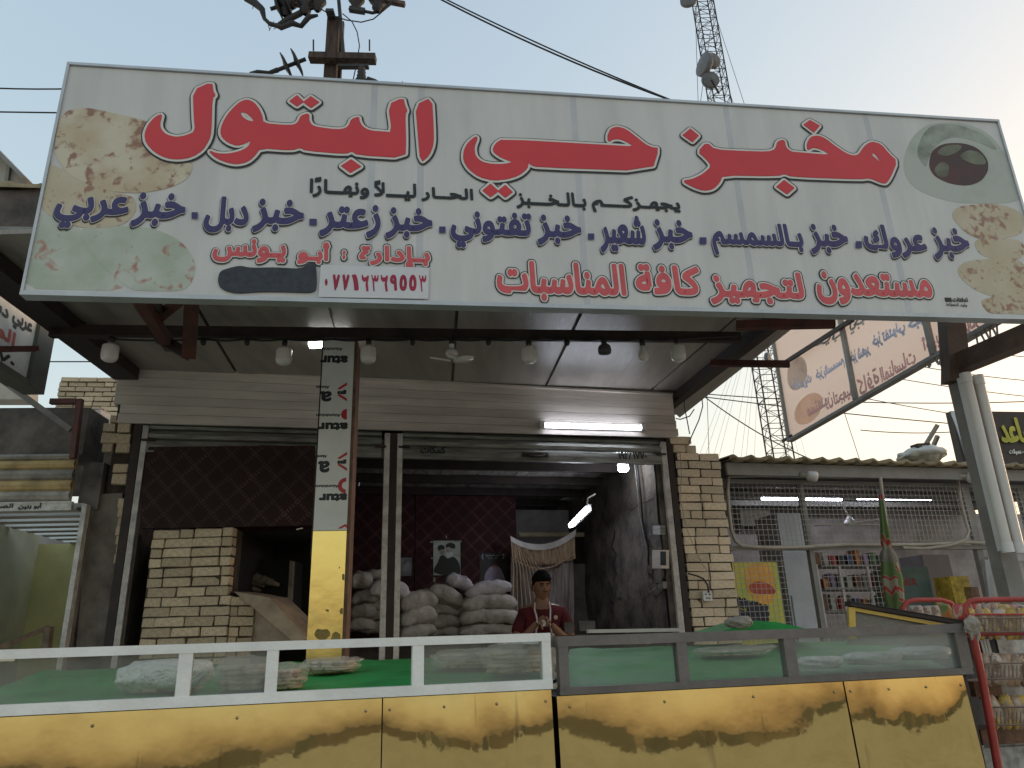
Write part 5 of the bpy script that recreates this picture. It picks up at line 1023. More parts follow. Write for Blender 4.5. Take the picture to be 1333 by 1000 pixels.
# inner shell
RB = R.back(2.6)
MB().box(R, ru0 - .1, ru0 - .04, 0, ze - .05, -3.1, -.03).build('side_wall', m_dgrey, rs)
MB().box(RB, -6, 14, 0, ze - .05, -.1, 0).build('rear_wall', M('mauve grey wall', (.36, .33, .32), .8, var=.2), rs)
MB().box(R, ru0, ru1, -.0, .06, -3.1, -.06).build('shop_floor_slab', m_conc, rs)
bx = lambda name, x0, x1, y0, y1, o, d, mat, par, pl=R: (lambda a, b: MB().box(pl, a[0], b[0], a[1], b[1], o - d, o).build(name, mat, par))(pl.q(x0, y1, o), pl.q(x1, y0, o))
for k, o in enumerate((-.5, -1.1, -1.7, -2.3)): MB().box(R, ru0, ru1, ze - .12, ze - .055, o - .07, o).build('roof_joist', m_rframe, rs)
t = thing('freezer_door', 'tall pale blue grey metal cabinet just inside the left of the grocery shop', 'cabinet', rp(1030, 830, -.3))
a = R.q(1011, 668, -.3); b = R.q(1046, 668, -.3); MB().box(R, a[0], b[0], .06, a[1], -.75, -.3).build('cabinet_body', M('pale cabinet', (.58, .61, .66), .45, var=.08), t); MB().box(R, a[0] + .02, a[0] + .035, 1.2, 1.7, -.299, -.28).build('cabinet_handle', m_alu, t)
t = thing('wall_unit', 'white air unit with dark slot behind the mesh beside the brick pier', 'air unit', rp(982, 695, -1))
bx('unit_body', 966, 1001, 664, 692, -1.0, .25, m_tubew, t); bx('unit_slot', 967, 1000, 685, 691, -.998, .003, m_black, t)
m_t3 = lamp_mat('lit tube right', (.82, .86, 1.0), 22)
for x0, x1, lab in ((992, 1095, 'lit tube lamp nearer the brick pier inside the grocery shop'), (1116, 1211, 'lit tube lamp farther right inside the grocery shop')):
    t = thing('tube_lamp', lab, 'tube lamp', rp((x0 + x1) / 2, 650, -1.2)); p, q = rp(x0, 649, -1.2), rp(x1, 650, -1.2); MB().tube([p, q], .019, 8).build('lit_tube', m_t3, t); MB().bar(p + Vector((0, .03, .035)), q + Vector((0, .03, .035)), .03, .035).build('lamp_housing', m_rframe, t)
t = thing('ceiling_fan', 'white ceiling fan with long blades hanging behind the wire mesh', 'ceiling fan', rp(1104, 690, -1.0)); p = rp(1105, 672, -1.0)
MB().tube([rp(1095, 655, -1.0), p], .01, 6).build('rod', m_tubew, t); MB().lathe(p, [(0, 0), (.02, 0), (.075, -.085), (.08, -.10), (.05, -.12), (0, -.125)], n=16).build('motor', m_tubew, t)
for a in (math.pi + .25, .30, -1.2): d = Vector((math.cos(a), math.sin(a), 0)); MB().bar(p + d * .06 + Vector((0, 0, -.10)), p + d * .52 + Vector((0, 0, -.11)), .11, .01).build('fan_blade', m_siding, t)
t = thing('fruit_poster', 'bright poster with a big orange and dark grapes behind the mesh beside the brick pier', 'poster', rp(985, 830, -.06)); PP = R.back(.06)
quad(PP, 955.5, 1010, 732, 845, 0, .01).build('poster_sheet', M('yellow green poster', (.90, .72, .13), .5, var=.3, scale=3, bump=0, col2=(.55, .66, .12), thr=(.4, .6)), t)
bl(PP, [(968, 745), (975, 735), (995, 733), (1006, 742), (1009, 775), (1003, 788), (985, 785), (970, 768)], .0105, .012, 2).build('printed_orange', M('orange print big', (.95, .48, .08), .5, var=.2, scale=3, bump=0), t)
bl(PP, [(973, 762), (985, 756), (1000, 760), (1009, 768), (1008, 774), (990, 774), (977, 772)], .0125, .014, 2).build('printed_blush', M('red print blush', (.60, .10, .05), .5, var=.2, bump=0), t)
gmat = M('grape print', (.035, .042, .08), .4, var=.5, scale=20, bump=0)
for k in range(35):
    x, y = 962 + (k % 7) * 5.6 + rnd(-1.2, 1.2), 781 + (k // 7) * 7.2 + (k % 7) * 1.9 + rnd(-1.5, 1.5); c = PP.q(x, y); MB().prism(PP, [(c[0] + .031 * math.cos(a), c[1] + .034 * math.sin(a)) for a in [i * math.pi / 5 for i in range(10)]], .0125, .0135 + .0004 * k).build('printed_grape', gmat, t)
# shelves and goods behind the mesh
cols = {'red': (.38, .03, .03), 'yellow': (.55, .40, .06), 'green': (.06, .20, .08), 'white': (.48, .47, .44), 'brown': (.18, .09, .05), 'blue': (.05, .09, .25), 'black': (.03, .03, .035), 'lilac': (.34, .26, .42), 'orange': (.55, .20, .05)}
CM = {k: M('pack ' + k, v, .4, var=.3, scale=16, bump=.25, bscale=25) for k, v in cols.items()}
t = thing('goods_shelf', 'grey shelf rack standing inside the grocery shop behind the mesh', 'shelf', rp(1100, 830, -.9))
for y in (738, 768, 797, 826): p, q = rp(1062, y, -.9), rp(1160, y, -.9); MB().bar(p, q, .35, .02).build('shelf_board', m_rframe, t)
for x in (1062, 1092, 1128, 1160): a = R.q(x, 735, -.74); MB().box(R, a[0] - .015, a[0] + .015, .06, a[1], -.76, -.73).build('shelf_post', m_tubew, t)
cn = list(cols)
for r_, y in enumerate((738, 768, 797)):
    for i in range(9):
        c = ['brown', 'white', 'red', 'black', 'blue', 'orange', 'lilac', 'green', 'white'][(i + r_ * 4) % 9]; x = 1066 + i * 10.5; b = R.q(x, y - 1, -.8); hh = rnd(.11, .19)
        mb = MB().box(R, b[0] - .032, b[0] + .030, b[1] + .006, b[1] + hh, -.95, -.80); solo(mb, 'goods_box', CM[c], '%s packet number %d from the left on the %s shelf inside the grocery' % (c, i + 1, ('upper', 'middle', 'lower')[r_]) if 0 else '%s packet on the %s grocery shelf, %s' % (c, ('upper', 'middle', 'lower')[r_], ['at its left end', 'second from the left end', 'third from the left end', 'left of the centre', 'at the centre', 'right of the centre', 'third from the right end', 'second from the right end', 'at its right end'][i]), 'packet', 'packets on the grocery shelf')
t = thing('carton', 'teal carton with red capital letters inside the grocery shop', 'carton', rp(1188, 790, -.5)); bx('carton_body', 1168, 1207, 738, 795, -.5, .3, M('teal board', (.10, .15, .13), .7, var=.15), t)
mb = MB(); c5 = R.back(.5); 
for k, ch in enumerate('GER'): signword(ch, 1171 + k * 8, 1177.5 + k * 8, 753, 762, mb, .004, .003, pl=c5, raw=True)
mb.build('carton_lettering', CM['red'], t)
solo(MB().box(R, R.q(1208, 760, -.9)[0], R.q(1243, 760, -.9)[0], .06, R.q(1220, 722, -.9)[1], -1.3, -.9), 'grey_fridge', M('mauve fridge', (.20, .18, .185), .5, var=.1), 'tall plain mauve grey fridge inside the grocery shop right of the carton', 'fridge')
for k, (x, y, w_, h_, c, l) in enumerate([(1252, 768, 16, 36, 'yellow', 'large yellow snack carton beside the grey frame post'), (1266, 775, 14, 22, 'brown', 'brown snack carton right of the yellow one'), (1262, 792, 18, 14, 'red', 'red snack carton under the brown one'), (1246, 798, 12, 16, 'orange', 'orange snack carton under the yellow one')]):
    a = R.q(x - w_ / 2, y + h_ / 2, -.25); b = R.q(x + w_ / 2, y - h_ / 2, -.25); solo(MB().box(R, a[0], b[0], a[1], b[1], -.5, -.25), 'snack_carton', CM[c], l, 'carton')
# hose loop, eave bulbs, wrapped umbrella
m_hose = M('cream hose', (.42, .38, .31), .5, var=.15)
solo(MB().tube([rp(x, y, .07) for x, y in ((948, 622), (947, 640), (949, 665), (952, 690), (957, 704), (966, 711), (1000, 713), (1050, 712), (1100, 709), (1150, 709), (1200, 709), (1260, 706), (1320, 708))], .018, 8), 'cream_hose', m_hose, 'long cream hose running along the lower rail of the mesh window', 'hose')
solo(MB().tube([rp(x, y, .08) for x, y in ((948, 621), (990, 620), (1040, 621), (1100, 622), (1145, 620))], .010, 6), 'eave_cable', m_hose, 'cream cable running under the corrugated eave from the pier', 'cable')
solo(MB().tube([rp(x, y, .09) for x, y in ((1247, 626), (1250, 650), (1256, 675), (1261, 692), (1256, 703), (1235, 710), (1205, 714), (1175, 713))], .018, 8), 'bent_hose', m_hose, 'bent cream hose beside the grey post right of the wrapped umbrella', 'hose')
for x, y, s, l in ((1058, 620, 1, 'frosted bulb under the corrugated eave left of the wrapped umbrella'), (1269, 622, 1.25, 'larger frosted bulb under the corrugated eave beside the twin tube post')):
    t = thing('eave_lamp', l, 'lamp', rp(x, y, .3)); p = rp(x, y, .30); MB().lathe(p, [(0, -.07 * s), (.03 * s, -.065 * s), (.052 * s, -.045 * s), (.055 * s, .03 * s), (.04 * s, .05 * s), (0, .055 * s)], axis=(.9, -.3, -.25), n=16).build('bulb', m_bulb, t)
    MB().lathe(p, [(.024, -.12 * s), (.028, -.06 * s)], axis=(.9, -.3, -.25), n=12).build('socket', m_hose, t)
t = thing('wrapped_umbrella', 'closed green and red umbrella hanging on its pole in front of the mesh', 'umbrella', rp(1168, 800, .5))
P1, P2 = rp(1146, 622, .45), rp(1170, 815, .45); MB().tube([P1, P2], .016, 8).build('pole', m_hose, t)
def foldcloth(prof, mat, name, seed):
    vs = []; n = 26
    for k, (s, r) in enumerate(prof):
        c = P1.lerp(P2, s)
        for i in range(n): a = 2 * math.pi * i / n; rr = r * (1 + .42 * math.sin(a * 5 + k * .35 + seed) + .12 * noise.noise(Vector((a, k, seed)))); vs.append(c + Vector((math.cos(a) * rr - .02, math.sin(a) * rr, 0)))
    return MB().add(vs, [[j * n + i, j * n + (i + 1) % n, (j + 1) * n + (i + 1) % n, (j + 1) * n + i] for j in range(len(prof) - 1) for i in range(n)], True).build(name, mat, t)
m_umb = bpy.data.materials.new('striped umbrella cloth'); m_umb.use_nodes = True; tt = m_umb.node_tree; b_ = tt.nodes['Principled BSDF']; b_.inputs['Roughness'].default_value = .85
tc = tt.nodes.new('ShaderNodeTexCoord'); wv = tt.nodes.new('ShaderNodeTexWave'); wv.bands_direction = 'DIAGONAL'; wv.inputs['Scale'].default_value = 1.3; wv.inputs['Distortion'].default_value = 9; cr = tt.nodes.new('ShaderNodeValToRGB'); cr.color_ramp.interpolation = 'CONSTANT'
cr.color_ramp.elements[0].color = (.10, .15, .05, 1); cr.color_ramp.elements[1].position = .62; cr.color_ramp.elements[1].color = (.30, .04, .03, 1); e_ = cr.color_ramp.elements.new(.55); e_.color = (.28, .24, .16, 1); e2 = cr.color_ramp.elements.new(.86); e2.color = (.26, .24, .17, 1)
tt.links.new(tc.outputs['Object'], wv.inputs[0]); tt.links.new(wv.outputs[0], cr.inputs[0]); tt.links.new(cr.outputs[0], b_.inputs['Base Color'])
foldcloth([(.12, .014), (.3, .028), (.45, .04), (.52, .03), (.56, .055), (.7, .078), (.82, .072), (.9, .045), (.94, .02)], m_umb, 'canopy_cloth', 1)
foldcloth([(.50, .04), (.53, .056), (.58, .064), (.62, .04)], M('grey cloth', (.26, .23, .19), .9), 'tie_cloth', 2)
# small mesh door frame right of the post
t = thing('grid_panel', 'small white framed wire panel leaning behind the red snack rack', 'panel', rp(1310, 790, .1))
for a, b in (((1284, 729), (1350, 727)), ((1283, 729), (1292, 800)), ((1284, 795), (1350, 792))): MB().bar(rp(*a, .1), rp(*b, .1), .055).build('panel_frame', M('pale frame', (.36, .37, .36), .5), t)
# roof clutter
t = MB(); c = rp(1200, 593, -.6); vv, ff = sph(48, 32); t.add([c + Vector((v[0] * .27 * (1 + .2 * noise.noise(Vector(v) * 2)), v[1] * .3, .0 + v[2] * .10 * (1 + .5 * noise.noise(Vector(v) * 3) - .5 * abs(noise.noise(Vector(v) * 6))))) for v in vv], ff, False); solo(t, 'roof_sheet', M('grey plastic sheet', (.62, .61, .57), .5, var=.2, bump=.6, bscale=10), 'crumpled grey plastic sheet heaped on the corrugated roof', 'plastic sheet')
solo(MB().bar(rp(1190, 582, -.5), rp(1207, 581, -.5), .12, .06), 'roof_block', m_mortar, 'dark block weighing down the plastic sheet on the corrugated roof', 'block')
# far dark billboard
G = Plane(1290, 560, 13, 8)
t = thing('far_billboard', 'dark billboard with yellow Arabic word beyond the corrugated roof on the right', 'billboard', G.w(*G.q(1290, 600)))
MB().prism(G, [G.q(*p) for p in [(1238, 535), (1400, 537), (1400, 640), (1262, 640)]], -.15, 0).build('board', M('brown board', (.05, .04, .035), .6, var=.2), t)
MB().prism(G, [G.q(*p) for p in [(1242, 538), (1286, 538), (1290, 600), (1258, 600)]], .002, .02).build('brick_print', M('brick print', (.20, .12, .09), .8, var=.4, scale=9, bump=0, stretch=(1, 1, 2.5)), t)
MB().bar(G.w(*G.q(1239, 536), .02), G.w(*G.q(1262, 610), .02), .05).build('edge_strip', m_alu, t)
mb = MB(); signword('ساعد', 1299, 1345, 544, 577, mb, .03, .02, pl=G); mb.build('yellow_lettering', M('yellow paint', (.50, .47, .06), .5, bump=0), t)
mb = MB(); signword('للعبدلات - عمولات', 1312, 1350, 585, 593, mb, .03, .004, pl=G); mb.build('white_lettering', m_wprint, t)
for a, b in (((1240, 545), (1230, 592)), ((1240, 560), (1247, 592)), ((1228, 590), (1250, 583))): MB().bar(G.w(*G.q(*a), -.4), G.w(*G.q(*b), -.9), .06).build('prop', m_rframe, t)
# ================================================================== twin tube post and right signboard
Q = Plane(1290, 600, 4.5, 6.3)
ub_ = Q.q(1325, 800)[0]; zc2 = Q.q(1262, 480)[1]
t = thing('sign_post', 'grey steel post with brown head carrying the right hand signboard', 'post', Q.w(ub_, 0, -.08))
ux = lambda x, y: Q.q(x, y)[0]
MB().box(Q, ux(1292, 640) , ux(1313, 640), 0, Q.q(1250, 486)[1], -.16, -.06).build('post_shaft', m_rframe, t)
MB().prism(Q, [Q.q(*p) for p in [(1237, 400), (1262, 400), (1270, 470), (1264, 492), (1243, 492), (1243, 470)]], -.14, -.05).build('post_head', M('brown steel', (.12, .075, .055), .6, var=.2, scale=8), t)
MB().bar(Q.w(*Q.q(1262, 467), -.1), at(1350, 432, 4.0), .11, .12).build('support_beam', MATS['brown steel'], t)
for (xa, ya, xb, yb, l) in ((1257, 489, 1312, 716, 'unlit tube fixture strapped on the left side of the right hand post'), (1273, 492, 1327, 717, 'unlit tube fixture strapped on the right side of the right hand post')):
    t = thing('tube_fixture', l, 'tube lamp', Q.w(*Q.q(xb, yb), .05)); a, b = Q.w(*Q.q(xa, ya, .05), .05), Q.w(*Q.q(xb, yb, .05), .05)
    MB().tube([a, a.lerp(b, .5), b], .030, 16).build('diffuser', M('tube diffuser', (.58, .55, .52), .35, var=.05, bump=0), t); MB().bar(a + Vector((0, .04, 0)), b + Vector((0, .04, 0)), .045).build('housing', m_tubew, t)
    for p, d in ((a, 1), (b, -1)): MB().tube([p + Vector((0, 0, .015 * d)), p - Vector((0, 0, .045 * d))], .034, 14).build('end_cap', m_tubew, t)
fcn = at(1029, 571, 7.6)
NP = Plane(0, 0, 0, -84.1, org=fcn)
nq = lambda x, y: NP.q(x, y)
nz0 = fcn.z; nz1 = nq(1012, 420)[1]; nu1 = nq(1352, 440)[0]
ns = thing('neighbour_signboard', 'faded white signboard with mirrored lettering behind the right end of the big sign', 'sign', NP.w(nu1 / 2, nz0))
m_tl = bpy.data.materials.new('translucent sign sheet'); m_tl.use_nodes = True; q_ = m_tl.node_tree; tl_ = q_.nodes.new('ShaderNodeBsdfTranslucent'); tl_.inputs[0].default_value = (.74, .68, .66, 1); mx_ = q_.nodes.new('ShaderNodeMixShader'); mx_.inputs[0].default_value = .6; q_.nodes['Principled BSDF'].inputs['Base Color'].default_value = (.62, .55, .52, 1)
q_.links.new(q_.nodes['Principled BSDF'].outputs[0], mx_.inputs[1]); q_.links.new(tl_.outputs[0], mx_.inputs[2]); q_.links.new(mx_.outputs[0], q_.nodes['Material Output'].inputs[0])
MB().poly([NP.w(0, nz0, 0), NP.w(nu1, nz0, 0), NP.w(nu1, nz1, 0), NP.w(0, nz1, 0)]).build('sign_sheet', m_tl, ns)
MB().box(NP, -.02, nu1, nz0 - .03, nz0 - .001, -.04, .03).build('edge_trim', m_rframe, ns); MB().box(NP, -.03, -.001, nz0 - .03, nz1, -.04, .03).build('edge_trim', m_rframe, ns)
for a, b in (((1097, 425), (1120, 530)), ((1208, 425), (1225, 482))): u = (nq(*a)[0] + nq(*b)[0]) / 2; MB().box(NP, u - .025, u + .025, nz0, nz1, .004, .035).build('frame_batten', m_rframe, ns)
MB().bar(NP.w(*nq(1028, 472), .05), NP.w(*nq(1117, 416), .05), .035).build('stay_tube', m_dark, ns)
for a in ((-.18, nz0 + .02),): MB().bar(NP.w(a[0], a[1], 0), NP.w(.05, a[1], 0), .025).build('stub', m_dark, ns)
G4 = lambda x, y: (1000 + x / 4.0, 410 + y / 4.0)
def nword(tx, xl, yl, xr_, yr, h, dst, off, rx, rz=None):
    a, b = nq(*G4(xl, yl)), nq(*G4(xr_, yr)); zc_ = (a[1] + b[1]) / 2; stamp(dst, NP, fit(text_geo(tx), a[0], b[0], zc_ - h / 2, zc_ + h / 2, True), off, rx, rz)
nb_, nr_, no_, nk_ = MB(), MB(), MB(), MB()
for tx, xl, yl, xr_, yr in [('خبز', 130, 372, 160, 357), ('عروك', 170, 365, 225, 335), ('خبز', 250, 325, 285, 305), ('بالسمسم', 292, 308, 395, 245), ('خبز', 432, 235, 460, 218), ('شعير', 468, 215, 528, 180), ('خبز', 545, 152, 590, 128), ('تفتوني', 600, 130, 712, 68), ('خبز', 730, 60, 810, 22)]:
    nword(tx, xl, yl - 4, xr_, yr - 4, .125, nb_, .001, .005, .007)
for tx, xl, yl, xr_, yr in [('مستعدون', 208, 522, 335, 445), ('لتجهيز', 345, 452, 440, 398), ('كافة', 470, 385, 575, 325), ('المناسبات', 590, 330, 765, 225)]:
    nword(tx, xl, yl - 8, xr_, yr - 8, .150, nr_, .003, .005)
for tx, xl, yl, xr_, yr, h in [('أبو', 808, 160, 870, 128, .2), ('يونس', 880, 130, 955, 90, .2), ('بإدارة', 1030, 68, 1110, 25, .2)]: nword(tx, xl, yl, xr_, yr, h * .62, nr_, .003, .005)
for tx, xl, yl, xr_, yr, h in [('حي', 235, 172, 330, 138, .15), ('بـ', 335, 138, 390, 100, .1), ('يجهـ', 425, 72, 540, 20, .15), ('٠٧٧', 828, 262, 990, 200, .16), ('١٨٧٧', 1085, 150, 1205, 92, .16)]: nword(tx, xl, yl - 10, xr_, yr - 10, h * .7, nk_, .001, .005)
nb_.build('blue_lettering', M('faded blue print', (.56, .56, .72), .5, bump=0), ns); nr_.build('red_lettering', M('faded red print', (.95, .50, .46), .5, bump=0), ns); nk_.build('grey_lettering', M('faded black print', (.50, .47, .46), .5, bump=0), ns)
c = nq(1035, 480); NPb = [(c[0] + .02 + .22 * math.cos(a), c[1] - .06 + .17 * math.sin(a)) for a in [i * math.pi / 12 for i in range(24)]]
MB().prism(NP, [(max(.005, u), z) for u, z in NPb], .0002, .0008).build('bowl_print', M('faded grey disc', (.62, .60, .58), .5, var=.2, bump=0), ns)
c = nq(1040, 540); MB().prism(NP, [(max(.005, c[0] + .2 + .3 * math.cos(a)), max(nz0 + .01, c[1] + .14 * math.sin(a))) for a in [i * math.pi / 12 for i in range(24)]], .0002, .0006).build('bread_print', M('faded bread', (.82, .66, .56), .5, var=.1, scale=10, bump=0), ns)
for o_ in [c for c in bpy.data.objects if c.parent == ns and c.data and c.data.materials[0].name in ('faded bread', 'faded grey disc')]:     # print on translucent sheet lets the light through too
    m_ = o_.data.materials[0]; q_ = m_.node_tree
    if 'tl' in q_.nodes: continue
    b_ = q_.nodes['Principled BSDF']; tl_ = q_.nodes.new('ShaderNodeBsdfTranslucent'); tl_.name = 'tl'; mx_ = q_.nodes.new('ShaderNodeMixShader'); mx_.inputs[0].default_value = .9; src = b_.inputs['Base Color'].links[0].from_socket; gg_ = q_.nodes.new('ShaderNodeGamma'); gg_.inputs[1].default_value = .42; q_.links.new(src, gg_.inputs[0]); q_.links.new(gg_.outputs[0], tl_.inputs[0])
    q_.links.new(b_.outputs[0], mx_.inputs[1]); q_.links.new(tl_.outputs[0], mx_.inputs[2]); q_.links.new(mx_.outputs[0], q_.nodes['Material Output'].inputs[0])
# ================================================================== red snack racks
KR = Plane(1300, 900, 3.75, 6)
kr = lambda x, y, o=0: KR.w(*KR.q(x, y, o), o)
m_redp = M('red painted tube', (.38, .045, .035), .45, var=.15, scale=8)
t = thing('snack_rack', 'red tubular snack rack with wire baskets at the right end of the counter', 'rack', kr(1300, 1000))
zfl = 0
def rt(pts, r, o=0, name='red_tube'): MB().tube([kr(x, y, o) for x, y in pts], r, 8).build(name, m_redp, t)
rt([(1257, 800), (1257, 790), (1262, 783), (1272, 781), (1345, 780)], .013); rt([(1262, 800), (1266, 826), (1278, 880), (1289, 940), (1301, 1010), (1320, 1120)], .018, .1)
p = kr(1320, 1120, .1); MB().tube([p, Vector((p.x + .02, p.y, .0))], .018, 8).build('red_tube', m_redp, t)
rt([(1259, 826), (1345, 824)], .009, .02); rt([(1262, 800), (1345, 800)], .005, .03, 'basket_wire')
for y in (805, 823, 864, 884, 921, 944): 
    mb = MB(); mb.tube([kr(1266 + (y - 800) * .17, y, .05), kr(1350, y - 1, .05)], .004, 5)
    if y in (823, 884, 944):
        for k in range(16): x = 1268 + (y - 800) * .17 + k * 5.2; mb.tube([kr(x, y, .05), kr(x, y - 18, .05)], .0025, 4)
    mb.build('basket_front', M('basket wire', (.20, .15, .12), .5, .3), t)
t2 = thing('snack_rack', 'red tubular rack rail standing farther back above the tilted case', 'rack', rp(1200, 800, .9)); 
MB().tube([rp(x, y, .9) for x, y in ((1176, 806), (1175, 792), (1180, 784), (1192, 781), (1225, 781), (1238, 785), (1244, 794), (1246, 815))], .022, 8).build('red_tube', m_redp, t2)
def bagmesh(w_, h_, d_, seed):
    vs = []; nu, nv = 8, 12
    for i in range(nu + 1):
        z = -1 + 2 * i / nu; e = max(.08, (1 - abs(z) ** 3) ** .6)
        for k in range(nv): a = 2 * math.pi * k / nv; p = Vector((math.copysign(abs(math.cos(a)) ** .6, math.cos(a)) * w_ / 2 * (.86 + .14 * e), math.sin(a) * d_ / 2 * e, z * h_ / 2)); p += Vector((1, 1, 0)) * .010 * noise.noise(p * 30 + Vector((seed, 0, 0))); vs.append(p)
    return vs, [[i * nv + k, i * nv + (k + 1) % nv, (i + 1) * nv + (k + 1) % nv, (i + 1) * nv + k] for i in range(nu) for k in range(nv)] + [list(range(nv))[::-1], list(range(nu * nv, nu * nv + nv))]
def snackmat(name, c1, c2, c3):
    m = M(name, c1, .4, var=.3, scale=14, bump=.7, bscale=35, col2=c2, thr=(.46, .49), spec=.6, stretch=(.7, .7, .5)); return m
SM = [snackmat('snack red', (.42, .04, .04), (.40, .26, .16), 0), snackmat('snack yellow', (.50, .34, .06), (.34, .24, .15), 0), snackmat('snack silver', (.42, .36, .31), (.20, .13, .09), 0), snackmat('snack brown', (.30, .20, .13), (.42, .34, .27), 0), snackmat('snack orange', (.52, .22, .05), (.16, .26, .06), 0), snackmat('snack green', (.12, .28, .09), (.5, .45, .35), 0)]
SN = ['red and cream', 'yellow and cream', 'silver', 'brown and cream', 'orange and green', 'green and cream']
rows = [(812, 1272, 9.2, 10, [1, 3, 1, 2, 1, 1, 3, 1], 34, .01, 'top basket of red rack'), (872, 1284, 11.5, 8, [3, 2, 3, 3, 2, 3, 3, 4], 34, .01, 'middle basket of red rack'), (927, 1290, 9, 8, [1, 3, 1, 1, 3, 1, 1, 3], 34, .01, 'lower basket of red rack'),
        (798, 1250, 11, 10, [0, 2, 0, 3, 0, 1, 0, 2], 20, -.16, 'row above top basket')]
POSN = ['at the left end', 'second from the left', 'third from the left', 'fourth from the left', 'fifth from the left', 'sixth from the left', 'seventh from the left', 'eighth from the left']
for y, x0, dx, dd, ids, hp, o, where in rows:
    for k, i in enumerate(ids):
        x = x0 + k * dx + rnd(-1, 1)
        if x > 1345: break
        c = kr(x, y, o - .02); vs, fs = bagmesh(.066 if dx > 10 else .055, hp * .0043, .04, x); R3 = Matrix.Rotation(rnd(-.35, .35), 3, 'Y') @ Matrix.Rotation(rnd(-.7, .7), 3, 'Z')
        solo(MB().add([c + R3 @ v for v in vs], fs, True), 'snack_bag', SM[i], '%s snack bag %s, %s' % (SN[i], POSN[k], where), 'snack bag', 'snack bags in the red rack')
for k, (x, y, i) in enumerate([(1192, 800, 2), (1203, 801, 2), (1214, 800, 2), (1228, 795, 4), (1236, 799, 4)]):
    c = rp(x, y, .8); vs, fs = bagmesh(.15, .16, .08, x); solo(MB().add([c + v for v in vs], fs, True), 'snack_bag', SM[i], '%s snack bag %s behind the tilted case' % (SN[i], ['leftmost', 'second', 'third', 'left orange', 'rightmost'][k]), 'snack bag', 'snack bags in the rear rack')
# cartons and lower clutter in the rack
for k, (x0, x1, y0, y1, c, l) in enumerate([(1268, 1300, 828, 858, 'black', 'black and white carton leaning between the top and middle basket'), (1302, 1345, 826, 852, 'white', 'white carton behind the middle basket'), (1275, 1310, 886, 908, 'brown', 'brown carton under the middle basket'), (1312, 1345, 890, 914, 'white', 'pale carton under the middle basket at the right'), (1285, 1345, 948, 975, 'brown', 'brown crumpled carton under the lower basket'), (1272, 1345, 968, 1030, 'white', 'big pale spotted sack at the bottom of the rack')]):
    a = KR.q(x0, y1, -.1); b = KR.q(x1, y0, -.1); o = solo(MB().box(KR, a[0], b[0], a[1], b[1], -.3, -.12), 'rack_carton', CM[c], l, 'carton')
mb = MB(); 
for x in (1277, 1281, 1285): mb.bar(kr(x, 832, -.11), kr(x + 6, 855, -.11), .012, .003)
solo(mb, 'carton_stripes', m_wprint, 'white slanting stripes printed on the black carton in the rack', 'print')
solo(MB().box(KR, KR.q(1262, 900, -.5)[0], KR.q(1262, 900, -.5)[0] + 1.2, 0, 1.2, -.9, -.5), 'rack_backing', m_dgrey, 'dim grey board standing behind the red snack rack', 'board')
# ================================================================== NEIGHBOUR ON THE LEFT
LS = Plane(40, 300, 4.7, 6.3)
t = thing('concrete_awning', 'dark concrete awning slab with wavy yellowed top edge on the far left', 'awning', LS.w(*LS.q(20, 345)))
MB().prism(LS, [LS.q(*p) for p in [(-160, 250), (56, 247), (36, 338), (-160, 345)]], -.5, 0).build('slab_face', m_conc, t)
ua, ub = LS.q(-160, 245)[0], LS.q(57, 243)[0]; zz = LS.q(20, 245)[1]; vs = []
for i in range(121):
    u = ua + (ub - ua) * i / 120; b = .02 * max(0, math.sin(u * 2 * math.pi / .27)) ** 1.3; vs += [LS.w(u, zz + .015 + b, .04), LS.w(u, zz - .018, .04), LS.w(u, zz + .015 + b, -.6)]
MB().add(vs, [[i * 3, i * 3 + 3, i * 3 + 4, i * 3 + 1] for i in range(120)] + [[i * 3, i * 3 + 2, i * 3 + 5, i * 3 + 3] for i in range(120)], True).build('wavy_edge', m_eave, t)
MB().prism(LS.back(.35), [LS.back(.35).q(*p) for p in [(-160, 335), (50, 330), (44, 372), (-160, 380)]], -.4, 0).build('recess_shade', m_soot_shade, t)  # solid near-black block paints the shade under the awning slab
GB = Plane(10, 220, 9, 0)
t = thing('gable_building', 'white gabled building edge rising above the concrete awning on the far left', 'building', GB.w(GB.q(10, 230)[0], 0))
MB().prism(GB, [GB.q(*p) for p in [(-300, 60), (-20, 178), (40, 243), (34, 520), (-300, 520)]], -.25, 0).build('gable_wall', M('cream plaster', (.40, .37, .32), .8, var=.1), t)
MB().bar(GB.w(*GB.q(-40, 158), .1), GB.w(*GB.q(43, 243), .1), .3, .05).build('roof_edge', m_rframe, t)
MB().bar(GB.w(*GB.q(14, 212), .02), GB.w(*GB.q(6, 270), .02), .05).build('corner_strip', m_rframe, t)
fl = at(52, 514, 5.3); LP = Plane(0, 0, 0, 95.9, org=fl)
lq = lambda x, y: LP.q(x, y)
zt2 = lq(68, 407)[1]; un = -1.5
t = thing('left_signboard', 'white signboard with dark frame and faded lettering cut off at the left edge', 'sign', LP.w(un / 2, fl.z))
MB().box(LP, un, -.05, fl.z + .03, zt2 - .03, -.10, 0).build('sign_sheet', M('left sign sheet', (.80, .79, .74), .5, var=.15, scale=4, bump=0), t)
m_lf = M('olive frame', (.10, .10, .085), .55, var=.2)
MB().box(LP, -.22, 0, fl.z, zt2, -.12, .03).build('edge_frame', m_lf, t); MB().box(LP, un, -.22, fl.z - .01, fl.z + .04, -.12, .03).build('edge_frame', m_lf, t); MB().box(LP, un, -.22, zt2 - .04, zt2 + .01, -.12, .03).build('edge_frame', m_dark, t)
mb, mr_, mk_ = MB(), MB(), MB(); H_ = zt2 - fl.z
